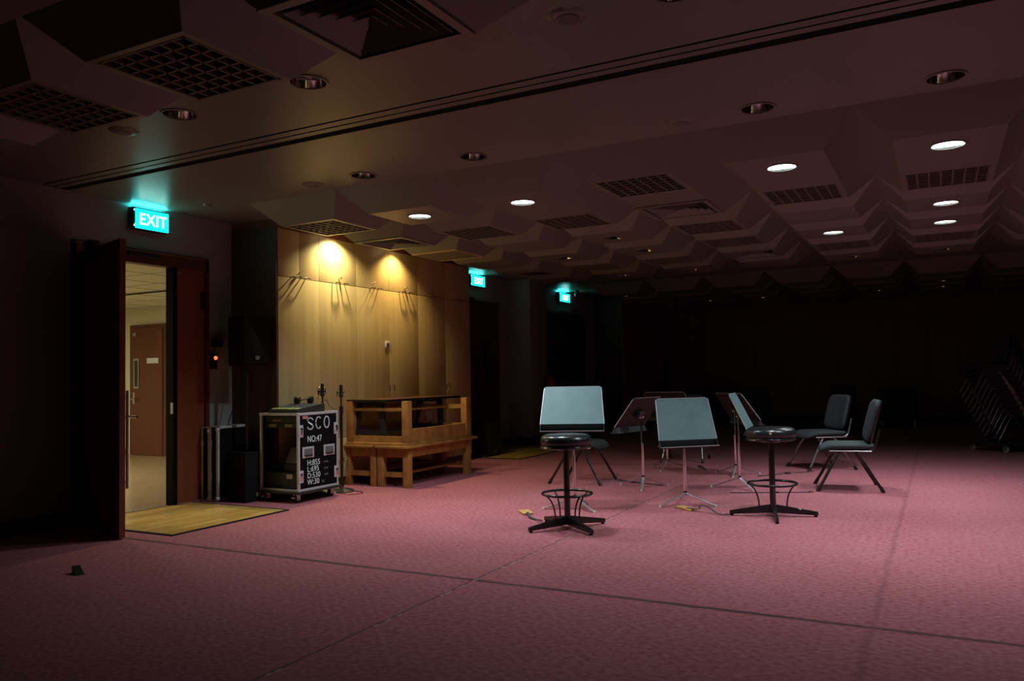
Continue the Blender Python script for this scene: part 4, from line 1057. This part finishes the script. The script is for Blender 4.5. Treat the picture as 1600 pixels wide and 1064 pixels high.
place_chair(ch_b, -3.27, 7.62, 3, 'charcoal padded chair behind the left stool and leftmost stand', 'charcoal chairs in the circle')
place_chair(ch_s, -2.85, 9.88, -84, 'charcoal padded chair mostly hidden behind the middle music stand', 'charcoal chairs in the circle')
place_chair(ch_b, -1.60, 15.3, 262, 'black padded chair far back, just above the chair behind the right stool', 'black chairs near the back wall')
place_chair(ch_b, -2.85, 14.3, 280, 'black padded chair far back, beyond the edge-on music stand', 'black chairs near the back wall')
# ---- stacked chairs on dolly
dl = thing('chair_dolly', (0.78, 12.35, 0), R(45), 'low wheeled dolly under the stack of chairs at far right', 'dolly')
MB().box(-0.40, 0.42, -0.28, 0.28, 0.085, 0.115, 0.004).build('platform', M_char, dl)
for x in (-0.36, 0.38):
    for y in (-0.25, 0.25):
        c_ = MB().cyl((x-0.012, y, 0.04), (x+0.012, y, 0.04), 0.039, n=20).build('castor', mat('pale_rubber', (0.35, 0.36, 0.36), 0.5), dl)
        MB().box(x-0.02, x-0.014, y-0.02, y+0.02, 0.03, 0.085).box(x+0.014, x+0.02, y-0.02, y+0.02, 0.03, 0.085).build('fork', M_steel, c_)
for k in range(10):
    a = R(197)
    place_chair(ch_s, 0.80+math.cos(a)*0.032*k, 12.30+math.sin(a)*0.032*k, 197, ('bottom chair of the stack on the dolly', 'second chair from the bottom of the stack', 'third chair from the bottom of the stack', 'fourth chair from the bottom of the stack', 'fifth chair from the bottom of the stack',
        'fifth chair from the top of the stack', 'fourth chair from the top of the stack', 'third chair from the top of the stack', 'second chair from the top of the stack', 'topmost chair of the stack at far right')[k], 'stacked chairs on the dolly', 0.118+0.066*k)

# ================================================================== WHEELED CRATES AT THE BACK
for (x, y, w_, lab) in ((-0.72, 16.6, 0.62, 'black wheeled crate with pale castors before the back wall, right of the chairs'), (-4.1, 16.6, 0.85, 'long black wheeled crate in the dark behind the middle stand')):
    t = thing('wheeled_crate', (x, y, 0), 0, lab, 'crate')
    MB().box(-w_/2, w_/2, -0.25, 0.25, 0.14, 0.74, 0.01).build('body', M_blackm, t)
    MB().box(-w_/2-0.01, w_/2+0.01, -0.26, 0.26, 0.70, 0.75, 0.004).build('lid', M_black, t)
    for sx in (-1, 1):
        for sy in (-1, 1):
            MB().cyl((sx*(w_/2-0.04)-0.02, sy*0.2, 0.06), (sx*(w_/2-0.04)+0.02, sy*0.2, 0.06), 0.058, n=20).box(sx*(w_/2-0.04)-0.025, sx*(w_/2-0.04)+0.025, sy*0.2-0.025, sy*0.2+0.025, 0.06, 0.14).build('castor', mat('pale_castor', (0.62, 0.62, 0.6), 0.4), t)

# ================================================================== ENDPIN STOPS AND STRAPS
def strap_obj(parent, pts, wd=0.022, m=M_strap, name='strap'):
    P = smooth_path([(x, y, z) for x, y, z in pts], 6); b = MB(); rs = []
    for i, p in enumerate(P):
        t_ = (P[min(i+1, len(P)-1)]-P[max(i-1, 0)]); t_.z = 0; t_.normalize(); s_ = Vector((-t_.y, t_.x, 0))*wd/2
        rs.append([p-s_, p+s_, p+s_+Vector((0, 0, 0.003)), p-s_+Vector((0, 0, 0.003))])
    return b.rings(rs).build(name, m, parent, 60)
def block(loc, deg, L_, W_, label, strap):
    t = thing('endpin_stop', (*loc, 0), 0, label, 'endpin stop', 'endpin stops on the carpet')
    bl = MB().box(-L_/2, L_/2, -W_/2, W_/2, 0.0, 0.016, 0.003, Matrix.Rotation(R(deg), 4, 'Z')).build('wooden_block', M_cork, t)
    strap_obj(t, [(x-loc[0], y-loc[1], z) for x, y, z in strap])
    e = strap[-1]
    MB().box(e[0]-loc[0]-0.022, e[0]-loc[0]+0.022, e[1]-loc[1]-0.012, e[1]-loc[1]+0.012, 0.003, 0.014, 0.002).build('buckle', M_chrome, t)
block((-2.965, 5.72), -48, 0.17, 0.085, 'wooden block with black strap left of the left stool', [(-2.93, 5.68, 0.017), (-2.88, 5.60, 0.018), (-2.82, 5.52, 0.010), (-2.75, 5.47, 0.006), (-2.70, 5.43, 0.005)])
block((-1.845, 6.36), -38, 0.20, 0.075, 'wooden block with curling black strap left of the right stool', [(-1.83, 6.33, 0.017), (-1.76, 6.29, 0.02), (-1.72, 6.27, 0.022), (-1.70, 6.28, 0.052), (-1.64, 6.25, 0.048), (-1.56, 6.21, 0.012), (-1.47, 6.19, 0.005)])
def floor_strap(pts, label, wd=0.022, bump=None):
    t = thing('endpin_strap', (pts[0][0], pts[0][1], 0), 0, label, 'strap', 'long straps lying on the carpet')
    strap_obj(t, [(x-pts[0][0], y-pts[0][1], z) for x, y, z in pts], wd, M_strap, 'webbing')
    e = pts[-1]; MB().box(e[0]-pts[0][0]-0.02, e[0]-pts[0][0]+0.02, e[1]-pts[0][1]-0.012, e[1]-pts[0][1]+0.012, 0.003, 0.014, 0.002).build('buckle', M_chrome, t)
    e = pts[len(pts)//2]; MB().box(e[0]-pts[0][0]-0.03, e[0]-pts[0][0]+0.03, e[1]-pts[0][1]-0.012, e[1]-pts[0][1]+0.012, 0.003, 0.012, 0.002).build('slider', M_black, t)
floor_strap([(-1.72, 7.35, .004), (-1.55, 7.42, .004), (-1.35, 7.50, .004), (-1.2, 7.57, .004), (-1.06, 7.62, .004)], 'long black strap lying toward the front leg of the side-on chair')
floor_strap([(-1.72, 8.60, .004), (-1.58, 8.78, .004), (-1.47, 8.92, .02), (-1.38, 9.05, .004), (-1.27, 9.17, .004)], 'black strap lying toward the chair behind the right stool')
floor_strap([(-2.43, 7.62, .004), (-2.60, 7.66, .004), (-2.78, 7.72, .006), (-2.95, 7.80, .004)], 'black strap running right from the leg of the left chair')
floor_strap([(-2.36, 8.95, .004), (-2.42, 9.10, .004), (-2.49, 9.22, .004), (-2.53, 9.33, .004)], 'short black strap at the foot of the chair hidden by the middle stand')
# door wedge
t = thing('door_wedge', (-4.47, 2.94, 0), R(-20), 'small black rubber door wedge on the carpet at lower left', 'door wedge')
A = [(-0.045, -0.022, 0), (0.06, -0.022, 0), (-0.045, -0.022, 0.04)]; B_ = [(p[0], 0.022, p[2]) for p in A]
b = MB(); b.quad(*A); b.quad(*B_)
for k in range(3): b.quad(A[k], A[(k+1)%3], B_[(k+1)%3], B_[k])
b.build('wedge', M_black, t)
MB().box(-0.045, 0.0, -0.0225, 0.0225, 0.0, 0.003).build('rubber_sole', M_blackm, t)
